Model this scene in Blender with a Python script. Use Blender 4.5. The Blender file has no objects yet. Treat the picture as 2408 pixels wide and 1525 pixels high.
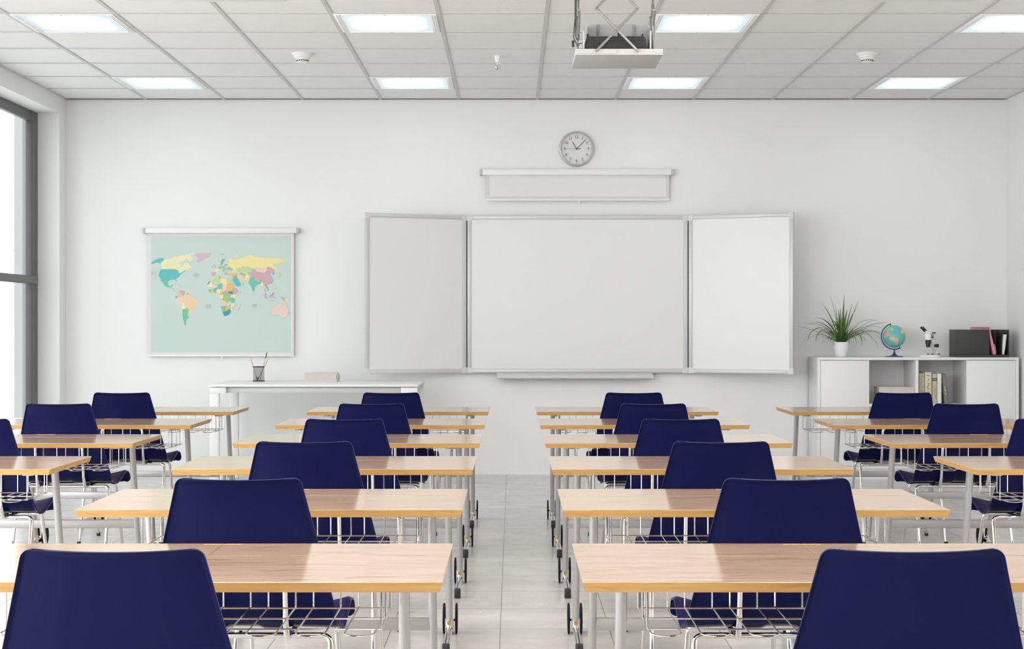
import bpy, bmesh, math, random
from mathutils import Vector, Matrix
from mathutils.geometry import tessellate_polygon
PI = math.pi
random.seed(4)
S = bpy.context.scene
C = S.collection

# ------------------------------------------------------------------ camera
F = 3800.0              # focal length in pixels of the 2408 px wide frame
EYE = 1.25              # camera height
cam = bpy.data.cameras.new('camera'); cam.sensor_width = 36; cam.lens = F/2408*36
cam.shift_x = -1.3/2408; cam.clip_end = 200
co = bpy.data.objects.new('camera', cam); C.objects.link(co)
co.location = (0, 0, EYE); co.rotation_euler = (PI/2, 0, 0); S.camera = co

def wx(px, d): return (px-1205.3)*d/F          # metres right of the camera axis for a thing at depth d
def hz(py, d): return EYE-(py-762.5)*d/F       # height above the floor

# ------------------------------------------------------------------ world, lights, exposure
S.view_settings.view_transform = 'Standard'; S.view_settings.look = 'None'
S.view_settings.gamma = 1; S.view_settings.use_curve_mapping = False
S.view_settings.exposure = 0.38
W = bpy.data.worlds.new('sky'); S.world = W; W.use_nodes = True
bg = W.node_tree.nodes['Background']; bg.inputs[0].default_value = (0.95, 0.98, 1.0, 1); bg.inputs[1].default_value = 1.9
W.cycles.sampling_method = 'MANUAL'; W.cycles.sample_map_resolution = 256

WALL = 13.475           # depth of the whiteboard wall
XL, XR = -3.7245, 4.12  # side walls
YB = -3.0               # wall behind the camera
CEIL = 3.131
TILE = 0.6525; TILEY = 0.6235; TX0 = 0.2046; TY0 = 12.875
WIN = [(8.2, 13.286), (2.7, 7.8), (-2.7, 2.3)]     # window openings of the left wall (from, to)
WZ0, WZ1 = 0.12, 2.987

for (a, b) in WIN:      # portals: tell the renderer where the sky comes in
    l = bpy.data.lights.new('window_daylight', 'AREA'); l.shape = 'RECTANGLE'
    l.size = WZ1-WZ0; l.size_y = b-a; l.cycles.is_portal = True
    o = bpy.data.objects.new('window_daylight', l); C.objects.link(o)
    o.location = (XL-0.31, (a+b)/2, (WZ0+WZ1)/2); o.rotation_euler = (0, -PI/2, 0)
for (a, b), w in zip(WIN[1:], (130, 190)):      # added fill lamps in the two unseen windows, strengthening light from the left
    l = bpy.data.lights.new('window_fill', 'AREA'); l.shape = 'RECTANGLE'
    l.size = WZ1-WZ0-0.2; l.size_y = b-a-0.4; l.energy = w; l.color = (1, 0.995, 0.985)
    o = bpy.data.objects.new('window_fill', l); C.objects.link(o)
    o.location = (XL-0.15, (a+b)/2, (WZ0+WZ1)/2); o.rotation_euler = (0, -PI/2, 0)
def lamp_area(x, y, w, col=(1, 0.985, 0.965)):
    l = bpy.data.lights.new('ceiling_lamp', 'AREA'); l.shape = 'SQUARE'; l.size = 0.55
    l.energy = w; l.color = col
    o = bpy.data.objects.new('ceiling_lamp', l); C.objects.link(o); o.location = (x, y, CEIL-0.02)
for r in (2, 3, 4):     # the same ceiling lamps carry on above and behind the camera
    for k in (-5, -2, 1, 4):
        lamp_area(TX0+TILE*(k+0.5), 12.563-r*4*TILEY, 9 if r == 2 else 22)

# ------------------------------------------------------------------ materials
def lin(c):
    c = c/255.0
    return c/12.92 if c <= 0.04045 else ((c+0.055)/1.055)**2.4
def rgb(r, g, b, k=1.0): return (min(1, lin(r)*k), min(1, lin(g)*k), min(1, lin(b)*k), 1)
def mat(name, col, rough=0.5, metal=0.0, coat=0.0, spec=0.5, emit=None, es=0.0, noise=0.0, nscale=8.0, bump=0.0, bscale=60.0):
    m = bpy.data.materials.new(name); m.use_nodes = True
    nt = m.node_tree; p = nt.nodes['Principled BSDF']
    p.inputs['Base Color'].default_value = col
    p.inputs['Roughness'].default_value = rough; p.inputs['Metallic'].default_value = metal
    p.inputs['Coat Weight'].default_value = coat; p.inputs['Specular IOR Level'].default_value = spec
    p.inputs['Coat Roughness'].default_value = 0.08
    if emit: p.inputs['Emission Color'].default_value = emit; p.inputs['Emission Strength'].default_value = es
    tc = nt.nodes.new('ShaderNodeTexCoord')
    n = nt.nodes.new('ShaderNodeTexNoise'); n.inputs['Scale'].default_value = nscale; n.inputs['Detail'].default_value = 4
    nt.links.new(tc.outputs['Object'], n.inputs['Vector'])
    mx = nt.nodes.new('ShaderNodeMix'); mx.data_type = 'RGBA'
    mx.inputs['A'].default_value = col
    mx.inputs['B'].default_value = (col[0]*(1-noise), col[1]*(1-noise), col[2]*(1-noise), 1)
    nt.links.new(n.outputs['Fac'], mx.inputs['Factor']); nt.links.new(mx.outputs['Result'], p.inputs['Base Color'])
    if bump:
        n2 = nt.nodes.new('ShaderNodeTexNoise'); n2.inputs['Scale'].default_value = bscale
        nt.links.new(tc.outputs['Object'], n2.inputs['Vector'])
        b = nt.nodes.new('ShaderNodeBump'); b.inputs['Strength'].default_value = bump; b.inputs['Distance'].default_value = 0.002
        nt.links.new(n2.outputs['Fac'], b.inputs['Height']); nt.links.new(b.outputs['Normal'], p.inputs['Normal'])
    return m
def node(nt, t, **kw):
    n = nt.nodes.new(t)
    for k, v in kw.items(): setattr(n, k, v)
    return n

M = {}
M['wall'] = mat('wall_paint', (0.84, 0.84, 0.838, 1), 0.6, spec=0.25, noise=0.02, nscale=1.5, bump=0.05, bscale=150)
M['tile'] = mat('ceiling_tile', (0.86, 0.855, 0.845, 1), 0.9, spec=0.1, noise=0.03, nscale=6, bump=0.5, bscale=90)
M['grid'] = mat('ceiling_grid', (0.60, 0.60, 0.59, 1), 0.6, noise=0.02)
M['gap'] = mat('shadow_gap', (0.16, 0.16, 0.16, 1), 0.8)
M['white'] = mat('white_lacquer', (0.81, 0.81, 0.81, 1), 0.4, noise=0.01)
M['white_gloss'] = mat('white_gloss', (0.88, 0.88, 0.88, 1), 0.2)
M['wplastic'] = mat('white_plastic', (0.82, 0.82, 0.80, 1), 0.4)
M['gplastic'] = mat('grey_plastic', (0.36, 0.36, 0.36, 1), 0.4)
M['tray'] = mat('tray_white', (0.47, 0.47, 0.465, 1), 0.5)
M['arm'] = mat('arm_metal', (0.28, 0.275, 0.27, 1), 0.4, metal=0.5)
M['alu'] = mat('light_aluminium', (0.60, 0.60, 0.60, 1), 0.38, metal=0.15)
M['board'] = mat('whiteboard_enamel', (0.765, 0.765, 0.76, 1), 0.28, spec=0.4, noise=0.01, nscale=2)
M['winframe'] = mat('window_frame_grey', (0.10, 0.10, 0.10, 1), 0.4)
M['outwall'] = mat('outside_render', (0.42, 0.42, 0.42, 1), 0.8)
M['outtrim'] = mat('outside_trim', (0.38, 0.38, 0.38, 1), 0.8)
M['capgrey2'] = mat('holder_cap_grey', (0.50, 0.50, 0.50, 1), 0.4)
M['cap'] = mat('corner_cap_grey', (0.66, 0.66, 0.655, 1), 0.45)
M['navy'] = mat('navy_plastic', (0.005, 0.006, 0.043, 1), 0.22, spec=0.07, coat=0.0, noise=0.1, nscale=3)
M['chrome'] = mat('chrome', (0.66, 0.65, 0.64, 1), 0.10, metal=1.0)
M['wire'] = mat('chrome_wire', (0.62, 0.60, 0.58, 1), 0.15, metal=1.0)
M['steel'] = mat('silver_painted_steel', (0.43, 0.42, 0.42, 1), 0.33, metal=0.55)
M['beam'] = mat('silver_beam', (0.37, 0.355, 0.35, 1), 0.35, metal=0.4)
M['black'] = mat('black_plastic', (0.012, 0.012, 0.012, 1), 0.4)
M['rubber'] = mat('black_rubber', (0.01, 0.01, 0.01, 1), 0.8, spec=0.15)
M['dgrey'] = mat('dark_grey_plastic', (0.040, 0.040, 0.041, 1), 0.5, noise=0.1, nscale=20)
M['pink'] = mat('pink_card', rgb(214, 140, 160), 0.6)
M['paper'] = mat('paper', rgb(225, 225, 222), 0.8)
M['pages'] = mat('page_block', rgb(214, 206, 202), 0.8, noise=0.12, nscale=60)
M['cream'] = mat('cream_book_cloth', rgb(222, 220, 200), 0.7, noise=0.08, nscale=30)
M['beige'] = mat('beige_book_cloth', rgb(196, 188, 168), 0.7, noise=0.15, nscale=40)
M['beige2'] = mat('ivory_book_cloth', rgb(220, 212, 190), 0.7, noise=0.1, nscale=40)
M['sand'] = mat('sand_book_cloth', rgb(200, 192, 168), 0.7, noise=0.1, nscale=40)
M['olive'] = mat('olive_book_cloth', rgb(128, 126, 112), 0.7, noise=0.1, nscale=40)
M['ink'] = mat('brown_ink', rgb(80, 72, 56), 0.8)
M['inkw'] = mat('white_ink', rgb(225, 222, 205), 0.8)
M['inkg'] = mat('grey_ink', rgb(175, 175, 180), 0.8)
M['leaf'] = mat('leaf_green', (0.12, 0.25, 0.04, 1), 0.45, noise=0.5, nscale=14)
M['leafd'] = mat('leaf_dark_green', (0.05, 0.12, 0.025, 1), 0.45, noise=0.4, nscale=14)
M['leafy'] = mat('leaf_pale_green', (0.22, 0.27, 0.07, 1), 0.5, noise=0.4, nscale=14)
M['soil'] = mat('soil', (0.02, 0.014, 0.01, 1), 0.95, bump=0.8, bscale=120)
M['gblue'] = mat('globe_stand_blue', rgb(30, 84, 122), 0.4)
M['sea'] = mat('globe_sea', rgb(110, 190, 195), 0.3, noise=0.06)
M['gpink'] = mat('globe_pink', rgb(232, 170, 168), 0.35)
M['gyell'] = mat('globe_yellow', rgb(228, 214, 130), 0.35)
M['ggreen'] = mat('globe_green', rgb(170, 205, 150), 0.35)
M['gora'] = mat('globe_orange', rgb(235, 185, 140), 0.35)
M['pencil'] = mat('yellow_pencil_paint', rgb(214, 175, 90), 0.4)
M['pencilwood'] = mat('pencil_wood', rgb(225, 200, 165), 0.7)
M['lead'] = mat('graphite', (0.03, 0.03, 0.03, 1), 0.4)
M['brass'] = mat('brass', (0.45, 0.27, 0.06, 1), 0.3, metal=0.7)
M['clockrim'] = mat('clock_silver', (0.56, 0.56, 0.56, 1), 0.32, metal=0.45)
M['clockface'] = mat('clock_face', (0.72, 0.72, 0.71, 1), 0.6)
M['clockink'] = mat('clock_black', (0.035, 0.035, 0.035, 1), 0.6)
M['lightframe'] = mat('lamp_frame_white', (0.95, 0.95, 0.94, 1), 0.5)
M['mapborder'] = mat('map_border', rgb(222, 218, 220), 0.7)
M['screen'] = mat('screen_fabric', rgb(228, 226, 225), 0.8)
M['screenborder'] = mat('screen_border', rgb(212, 211, 210), 0.7)
M['glassb'] = mat('glass_bulb', (0.5, 0.1, 0.05, 1), 0.1)
M['ground'] = mat('outside_ground', (0.8, 0.8, 0.78, 1), 0.9)

def make_diffuser():
    m = bpy.data.materials.new('lamp_diffuser'); m.use_nodes = True; nt = m.node_tree; nt.nodes.clear()
    tc = node(nt, 'ShaderNodeTexCoord'); sp = node(nt, 'ShaderNodeSeparateXYZ'); nt.links.new(tc.outputs['Object'], sp.inputs[0])
    def edge(sock, half, w):
        a = node(nt, 'ShaderNodeMath', operation='ABSOLUTE'); nt.links.new(sock, a.inputs[0])
        r = node(nt, 'ShaderNodeMapRange'); r.interpolation_type = 'SMOOTHSTEP'
        r.inputs['From Min'].default_value = half-w; r.inputs['From Max'].default_value = half
        r.inputs['To Min'].default_value = 1; r.inputs['To Max'].default_value = 0
        nt.links.new(a.outputs[0], r.inputs['Value']); return r.outputs['Result']
    ex = edge(sp.outputs['X'], 0.275, 0.17); ey = edge(sp.outputs['Y'], 0.30, 0.19)
    mu = node(nt, 'ShaderNodeMath', operation='MULTIPLY'); nt.links.new(ex, mu.inputs[0]); nt.links.new(ey, mu.inputs[1])
    m3 = node(nt, 'ShaderNodeMath', operation='POWER'); m3.inputs[1].default_value = 1.7; nt.links.new(mu.outputs[0], m3.inputs[0]); mu = m3
    mx = node(nt, 'ShaderNodeMix', data_type='RGBA'); mx.inputs['A'].default_value = (0.56, 0.66, 0.70, 1); mx.inputs['B'].default_value = (4.0, 4.05, 4.1, 1)
    nt.links.new(mu.outputs[0], mx.inputs['Factor'])
    e = node(nt, 'ShaderNodeEmission'); e.inputs['Strength'].default_value = 1.0; nt.links.new(mx.outputs['Result'], e.inputs['Color'])
    o = node(nt, 'ShaderNodeOutputMaterial'); nt.links.new(e.outputs[0], o.inputs[0]); return m
M['diffuser'] = make_diffuser()

def make_glass():
    m = bpy.data.materials.new('window_glass'); m.use_nodes = True; nt = m.node_tree; nt.nodes.clear()
    t = node(nt, 'ShaderNodeBsdfTransparent'); t.inputs[0].default_value = (0.97, 0.98, 0.98, 1)
    g = node(nt, 'ShaderNodeBsdfGlossy'); g.inputs['Roughness'].default_value = 0.02
    lw = node(nt, 'ShaderNodeLayerWeight'); lw.inputs['Blend'].default_value = 0.5
    pw_ = node(nt, 'ShaderNodeMath', operation='POWER'); pw_.inputs[1].default_value = 5
    fr = node(nt, 'ShaderNodeMath', operation='MULTIPLY_ADD'); fr.inputs[1].default_value = 0.3; fr.inputs[2].default_value = 0.02
    nt.links.new(lw.outputs['Facing'], pw_.inputs[0]); nt.links.new(pw_.outputs[0], fr.inputs[0])
    mx = node(nt, 'ShaderNodeMixShader'); o = node(nt, 'ShaderNodeOutputMaterial')
    nt.links.new(fr.outputs[0], mx.inputs[0]); nt.links.new(t.outputs[0], mx.inputs[1]); nt.links.new(g.outputs[0], mx.inputs[2]); nt.links.new(mx.outputs[0], o.inputs[0]); return m
M['glass'] = make_glass()

def make_mesh_metal():     # woven black wire of the pencil cup: fine holes through a solid weave
    m = bpy.data.materials.new('black_wire_mesh'); m.use_nodes = True; nt = m.node_tree
    p = nt.nodes['Principled BSDF']; p.inputs['Base Color'].default_value = (0.02, 0.02, 0.02, 1); p.inputs['Metallic'].default_value = 0.3; p.inputs['Roughness'].default_value = 0.4
    t = node(nt, 'ShaderNodeBsdfTransparent'); mx = node(nt, 'ShaderNodeMixShader')
    tc = node(nt, 'ShaderNodeTexCoord'); w = []
    sp = node(nt, 'ShaderNodeSeparateXYZ'); nt.links.new(tc.outputs['Object'], sp.inputs[0])
    at = node(nt, 'ShaderNodeMath', operation='ARCTAN2'); nt.links.new(sp.outputs['Y'], at.inputs[0]); nt.links.new(sp.outputs['X'], at.inputs[1])
    def saw(sock, k):
        a = node(nt, 'ShaderNodeMath', operation='MULTIPLY'); a.inputs[1].default_value = k; nt.links.new(sock, a.inputs[0])
        f = node(nt, 'ShaderNodeMath', operation='FRACT'); nt.links.new(a.outputs[0], f.inputs[0])
        g = node(nt, 'ShaderNodeMath', operation='LESS_THAN'); g.inputs[1].default_value = 0.17; nt.links.new(f.outputs[0], g.inputs[0]); return g.outputs[0]
    a = saw(at.outputs[0], 24); b = saw(sp.outputs['Z'], 520)
    mm = node(nt, 'ShaderNodeMath', operation='MAXIMUM'); nt.links.new(a, mm.inputs[0]); nt.links.new(b, mm.inputs[1])
    nt.links.new(mm.outputs[0], mx.inputs[0]); nt.links.new(t.outputs[0], mx.inputs[1]); nt.links.new(p.outputs[0], mx.inputs[2])
    nt.links.new(mx.outputs[0], nt.nodes['Material Output'].inputs[0]); return m
M['weave'] = make_mesh_metal()

def make_wood(name, c1, c2, c3, rough, coat, knots=True):
    m = bpy.data.materials.new(name); m.use_nodes = True; nt = m.node_tree; p = nt.nodes['Principled BSDF']
    tc = node(nt, 'ShaderNodeTexCoord'); mp = node(nt, 'ShaderNodeMapping'); mp.inputs['Scale'].default_value = (3.4, 40, 60)
    nt.links.new(tc.outputs['Object'], mp.inputs[0])
    n = node(nt, 'ShaderNodeTexNoise'); n.inputs['Scale'].default_value = 1.6; n.inputs['Detail'].default_value = 7; n.inputs['Roughness'].default_value = 0.62; n.inputs['Distortion'].default_value = 0.7
    nt.links.new(mp.outputs[0], n.inputs['Vector'])
    cr = node(nt, 'ShaderNodeValToRGB'); nt.links.new(n.outputs['Fac'], cr.inputs[0])
    e = cr.color_ramp.elements; e[0].position = 0.30; e[0].color = c3; e[1].position = 0.66; e[1].color = c1
    x = cr.color_ramp.elements.new(0.45); x.color = c2
    mp2 = node(nt, 'ShaderNodeMapping'); mp2.inputs['Scale'].default_value = (0.9, 7, 7); nt.links.new(tc.outputs['Object'], mp2.inputs[0])
    n2 = node(nt, 'ShaderNodeTexNoise'); n2.inputs['Scale'].default_value = 5.0; n2.inputs['Detail'].default_value = 3; n2.inputs['Distortion'].default_value = 1.5
    nt.links.new(mp2.outputs[0], n2.inputs['Vector'])
    r2 = node(nt, 'ShaderNodeMapRange'); r2.inputs['From Min'].default_value = 0.60; r2.inputs['From Max'].default_value = 0.74; r2.inputs['To Max'].default_value = 0.45
    nt.links.new(n2.outputs['Fac'], r2.inputs['Value'])
    mx = node(nt, 'ShaderNodeMix', data_type='RGBA'); mx.inputs['B'].default_value = (c3[0]*0.45, c3[1]*0.38, c3[2]*0.3, 1)
    nt.links.new(r2.outputs['Result'], mx.inputs['Factor']); nt.links.new(cr.outputs[0], mx.inputs['A']); nt.links.new(mx.outputs['Result'], p.inputs['Base Color'])
    p.inputs['Roughness'].default_value = rough; p.inputs['Coat Weight'].default_value = coat; p.inputs['Coat Roughness'].default_value = 0.1
    return m
M['wood'] = make_wood('desktop_wood', (0.43, 0.30, 0.20, 1), (0.37, 0.245, 0.155, 1), (0.21, 0.122, 0.068, 1), 0.16, 0.36)
M['woodedge'] = make_wood('desk_edge_wood', (0.52, 0.295, 0.098, 1), (0.47, 0.255, 0.080, 1), (0.37, 0.18, 0.045, 1), 0.45, 0.0)

def make_floor():
    m = bpy.data.materials.new('floor_tiles'); m.use_nodes = True; nt = m.node_tree; p = nt.nodes['Principled BSDF']
    tc = node(nt, 'ShaderNodeTexCoord'); mp = node(nt, 'ShaderNodeMapping'); mp.inputs['Location'].default_value = (0.05+0.4475*20, -6.64+0.468*20, 0)
    nt.links.new(tc.outputs['Object'], mp.inputs[0])
    b = node(nt, 'ShaderNodeTexBrick'); b.offset = 0; b.squash = 1
    b.inputs['Scale'].default_value = 1; b.inputs['Brick Width'].default_value = 0.4475; b.inputs['Row Height'].default_value = 0.468
    b.inputs['Mortar Size'].default_value = 0.0022; b.inputs['Mortar Smooth'].default_value = 0.1; b.inputs['Bias'].default_value = 0
    b.inputs['Color1'].default_value = (0.62, 0.605, 0.585, 1); b.inputs['Color2'].default_value = (0.57, 0.555, 0.535, 1); b.inputs['Mortar'].default_value = (0.25, 0.24, 0.23, 1)
    nt.links.new(mp.outputs[0], b.inputs['Vector'])
    n = node(nt, 'ShaderNodeTexNoise'); n.inputs['Scale'].default_value = 3.0; n.inputs['Detail'].default_value = 8; n.inputs['Roughness'].default_value = 0.65
    nt.links.new(tc.outputs['Object'], n.inputs['Vector'])
    r = node(nt, 'ShaderNodeMapRange'); r.inputs['From Min'].default_value = 0.35; r.inputs['From Max'].default_value = 0.7; r.inputs['To Min'].default_value = 0.88; r.inputs['To Max'].default_value = 1.06
    nt.links.new(n.outputs['Fac'], r.inputs['Value'])
    mx = node(nt, 'ShaderNodeMix', data_type='RGBA', blend_type='MULTIPLY'); mx.inputs['Factor'].default_value = 1
    nt.links.new(b.outputs['Color'], mx.inputs['A']); nt.links.new(r.outputs['Result'], mx.inputs['B']); nt.links.new(mx.outputs['Result'], p.inputs['Base Color'])
    r2 = node(nt, 'ShaderNodeMapRange'); r2.inputs['To Min'].default_value = 0.14; r2.inputs['To Max'].default_value = 0.34
    nt.links.new(n.outputs['Fac'], r2.inputs['Value']); nt.links.new(r2.outputs['Result'], p.inputs['Roughness'])
    bp = node(nt, 'ShaderNodeBump', invert=True); bp.inputs['Strength'].default_value = 0.5; bp.inputs['Distance'].default_value = 0.002
    nt.links.new(b.outputs['Fac'], bp.inputs['Height']); nt.links.new(bp.outputs['Normal'], p.inputs['Normal'])
    return m
M['floor'] = make_floor()

# ------------------------------------------------------------------ mesh helpers
class MB:
    def __init__(s): s.v = []; s.f = []; s.m = []
    def add(s, vs, fs, mi=0):
        k = len(s.v); s.v += [tuple(v) for v in vs]
        s.f += [tuple(i+k for i in f) for f in fs]; s.m += [mi]*len(fs); return s
    def box(s, x0, x1, y0, y1, z0, z1, mi=0, bev=0.0, seg=2):
        if bev <= 0:
            vs = [(x, y, z) for x in (x0, x1) for y in (y0, y1) for z in (z0, z1)]
            return s.add(vs, [(0, 1, 3, 2), (4, 6, 7, 5), (0, 4, 5, 1), (2, 3, 7, 6), (0, 2, 6, 4), (1, 5, 7, 3)], mi)
        bm = bmesh.new(); bmesh.ops.create_cube(bm, size=1)
        for v in bm.verts: v.co = Vector((x0+(v.co.x+.5)*(x1-x0), y0+(v.co.y+.5)*(y1-y0), z0+(v.co.z+.5)*(z1-z0)))
        bmesh.ops.bevel(bm, geom=bm.edges[:], offset=bev, segments=seg, profile=0.5, affect='EDGES')
        s.add([v.co.copy() for v in bm.verts], [tuple(v.index for v in f.verts) for f in bm.faces], mi); bm.free(); return s
    def tube(s, path, r, seg=10, mi=0, closed=False, caps=True, rb=None):
        P = [Vector(p) for p in path]; n = len(P); rs = r if isinstance(r, (list, tuple)) else [r]*n
        T = []
        for i in range(n):
            if closed: t = P[(i+1) % n]-P[i-1]
            else: t = P[min(i+1, n-1)]-P[max(i-1, 0)]
            T.append(t.normalized())
        a = Vector((0, 0, 1)) if abs(T[0].z) < 0.9 else Vector((1, 0, 0))
        N = (a-T[0]*a.dot(T[0])).normalized(); vs = []
        for i in range(n):
            N = (N-T[i]*N.dot(T[i])).normalized(); B = T[i].cross(N)
            for k in range(seg):
                an = 2*PI*k/seg; ra = rs[i]; rbb = (rb if rb else ra)
                vs.append(P[i]+N*math.cos(an)*ra+B*math.sin(an)*rbb)
        fs = []
        for i in range(n if closed else n-1):
            j = (i+1) % n
            for k in range(seg):
                l = (k+1) % seg; fs.append((i*seg+k, i*seg+l, j*seg+l, j*seg+k))
        if caps and not closed:
            fs.append(tuple(range(seg))[::-1]); fs.append(tuple((n-1)*seg+k for k in range(seg)))
        return s.add(vs, fs, mi)
    def lathe(s, prof, c=(0, 0, 0), axis='Z', seg=32, mi=0, cap=True):
        vs = []; n = len(prof)
        for r, h in prof:
            for k in range(seg):
                a = 2*PI*k/seg; x, y = r*math.cos(a), r*math.sin(a)
                p = {'Z': (x, y, h), 'Y': (x, h, y), 'X': (h, x, y)}[axis]
                vs.append((p[0]+c[0], p[1]+c[1], p[2]+c[2]))
        fs = []
        for i in range(n-1):
            for k in range(seg):
                l = (k+1) % seg
                q = (i*seg+k, i*seg+l, (i+1)*seg+l, (i+1)*seg+k)
                fs.append(q if axis != 'Y' else q[::-1])
        for i in (0, n-1):
            if cap and prof[i][0] > 1e-5: fs.append(tuple(i*seg+k for k in range(seg)) if i else tuple(i*seg+k for k in range(seg))[::-1])
        return s.add(vs, fs, mi)
    def prism(s, poly, y0, y1, mi=0):       # outline in x,z ; extruded along y
        n = len(poly)
        vs = [(x, y0, z) for x, z in poly]+[(x, y1, z) for x, z in poly]
        tr = tessellate_polygon([[Vector((x, z, 0)) for x, z in poly]])
        fs = [t for t in tr]+[tuple(i+n for i in t)[::-1] for t in tr]+[(i, (i+1) % n, (i+1) % n+n, i+n) for i in range(n)]
        return s.add(vs, fs, mi)
    def xform(s, mt, start=0):
        for i in range(start, len(s.v)): s.v[i] = tuple(mt @ Vector(s.v[i]))
        return s
    def build(s, name, mats, parent=None, ang=35, loc=None, norm=True):
        me = bpy.data.meshes.new(name); me.from_pydata(s.v, [], s.f)
        if not isinstance(mats, (list, tuple)): mats = [mats]
        for m in mats: me.materials.append(M[m] if isinstance(m, str) else m)
        for p, i in zip(me.polygons, s.m): p.material_index = i; p.use_smooth = True
        if norm:
            bm = bmesh.new(); bm.from_mesh(me); bmesh.ops.recalc_face_normals(bm, faces=bm.faces[:]); bm.to_mesh(me); bm.free()
        me.set_sharp_from_angle(angle=math.radians(ang))
        o = bpy.data.objects.new(name, me); C.objects.link(o)
        if parent: o.parent = parent
        if loc: o.location = loc
        return o
def fillet(pts, r, n=6, closed=False):
    P = [Vector(p) for p in pts]; out = []; N = len(P)
    for i in range(N):
        if not closed and i in (0, N-1): out.append(P[i]); continue
        a, b, c = P[i-1], P[i], P[(i+1) % N]
        u = (a-b); v = (c-b); lu, lv = u.length, v.length; u.normalize(); v.normalize()
        ang = u.angle(v)
        if ang > PI-0.02: out.append(b); continue
        d = min(r/math.tan(ang/2), lu*0.49, lv*0.49)
        p0, p1 = b+u*d, b+v*d
        for k in range(n+1):
            t = k/n; out.append(p0*(1-t)**2+b*2*t*(1-t)+p1*t*t)
    return out
def tag(o, label=None, cat=None, group=None, kind=None):
    if label: o['label'] = label
    if cat: o['category'] = cat
    if group: o['group'] = group
    if kind: o['kind'] = kind
    return o
def thing(name, loc, label, cat, group=None, rz=0):
    o = bpy.data.objects.new(name, None); C.objects.link(o); o.location = loc; o.rotation_euler = (0, 0, rz)
    o.empty_display_size = 0.1
    return tag(o, label, cat, group)
def struct(mb, name, mats, label, ang=35):
    return tag(mb.build(name, mats, ang=ang), label, None, None, 'structure')
def copy_tree(o, parent=None):
    c = o.copy(); C.objects.link(c)
    c.parent = parent
    for ch in list(o.children): copy_tree(ch, c)
    return c
def text_mb(txt, size, mb, place, mi=0, align='CENTER', spacing=1.0, depth=0.0):
    cu = bpy.data.curves.new('t', 'FONT'); cu.body = txt; cu.size = size; cu.align_x = align; cu.align_y = 'CENTER'; cu.space_character = spacing
    cu.extrude = depth
    ob = bpy.data.objects.new('t', cu); C.objects.link(ob)
    dg = bpy.context.evaluated_depsgraph_get(); me = bpy.data.meshes.new_from_object(ob.evaluated_get(dg))
    mb.add([place @ v.co for v in me.vertices], [tuple(p.vertices) for p in me.polygons], mi)
    bpy.data.objects.remove(ob); bpy.data.curves.remove(cu); bpy.data.meshes.remove(me)
UP = Matrix.Rotation(PI/2, 4, 'X')      # text plane to a wall facing the camera
def at(x, y, z): return Matrix.Translation((x, y, z)) @ UP

# ------------------------------------------------------------------ room shell
OUT = 0.30
b = MB(); b.box(XL-0.05, XR+0.1, YB-0.1, WALL+0.1, -0.1, 0)
struct(b, 'floor', 'floor', 'glossy pale grey tiled classroom floor')
b = MB(); b.box(XL-0.02, XR+0.02, YB-0.02, WALL+0.02, CEIL, CEIL+0.1)
struct(b, 'ceiling', 'tile', 'suspended ceiling of pale square tiles')
b = MB(); b.box(XL-OUT, XR+0.15, WALL, WALL+0.15, -0.1, CEIL+0.1)
struct(b, 'wall_back', 'wall', 'white wall behind the whiteboard')
b = MB(); b.box(XR, XR+0.15, YB, WALL, -0.1, CEIL+0.1)
struct(b, 'wall_right', 'wall', 'plain white right wall beside the cabinet')
b = MB(); b.box(XL-OUT, XR+0.15, YB-0.15, YB, -0.1, CEIL+0.1)
struct(b, 'wall_front', 'wall', 'white wall behind the camera')
b = MB()
b.box(XL-OUT, XL, YB, WALL, -0.1, WZ0); b.box(XL-OUT, XL, YB, WALL, WZ1, CEIL+0.1)
ys = [WALL]+[y for (a, c) in WIN for y in (c, a)]+[YB]
for i in range(0, len(ys), 2): b.box(XL-OUT, XL, ys[i+1], ys[i], WZ0, WZ1)
struct(b, 'wall_left', 'wall', 'white window wall with deep reveals')
for i, (a, c) in enumerate(WIN):
    xi = XL-0.1785
    b = MB()
    b.box(xi-0.045, xi, a, a+0.19, WZ0, WZ1, 0, 0.004); b.box(xi-0.045, xi, c-0.19, c, WZ0, WZ1, 0, 0.004)
    b.box(xi-0.043, xi-0.002, a+0.185, c-0.185, WZ1-0.085, WZ1-0.001, 0, 0.004); b.box(xi-0.043, xi-0.002, a+0.185, c-0.185, WZ0+0.001, WZ0+0.085, 0, 0.004)
    b.box(xi-0.04, xi+0.02, a+0.03, c-0.05, 1.58, 1.645, 0, 0.012, 3)
    wnd = struct(b, 'window_%d' % (i+1), 'winframe', 'dark grey framed window with one horizontal bar' + ('' if i == 0 else ', nearer the camera'))
    g = MB(); g.box(xi-0.03, xi-0.025, a+0.18, c-0.18, WZ0+0.07, WZ1-0.07)
    g.build('glass_pane', 'glass', wnd)
# building edge seen outside, just past the glass
b = MB(); b.box(XL-0.48, XL-OUT+0.02, 13.63, 13.9, 0.46, 3.6); struct(b, 'trim_1', 'outwall', 'pale outside pilaster seen through the window')
b = MB(); b.box(-14, XL-OUT-0.002, -8, 22, -0.6, -0.5); struct(b, 'ground', 'ground', 'bright ground outside the window')
b = MB(); b.box(XL-OUT-0.001, XL-0.226, 13.27, 13.30, WZ0, WZ1); struct(b, 'trim_4', 'outtrim', 'grey outer edge of the window reveal')
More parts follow.
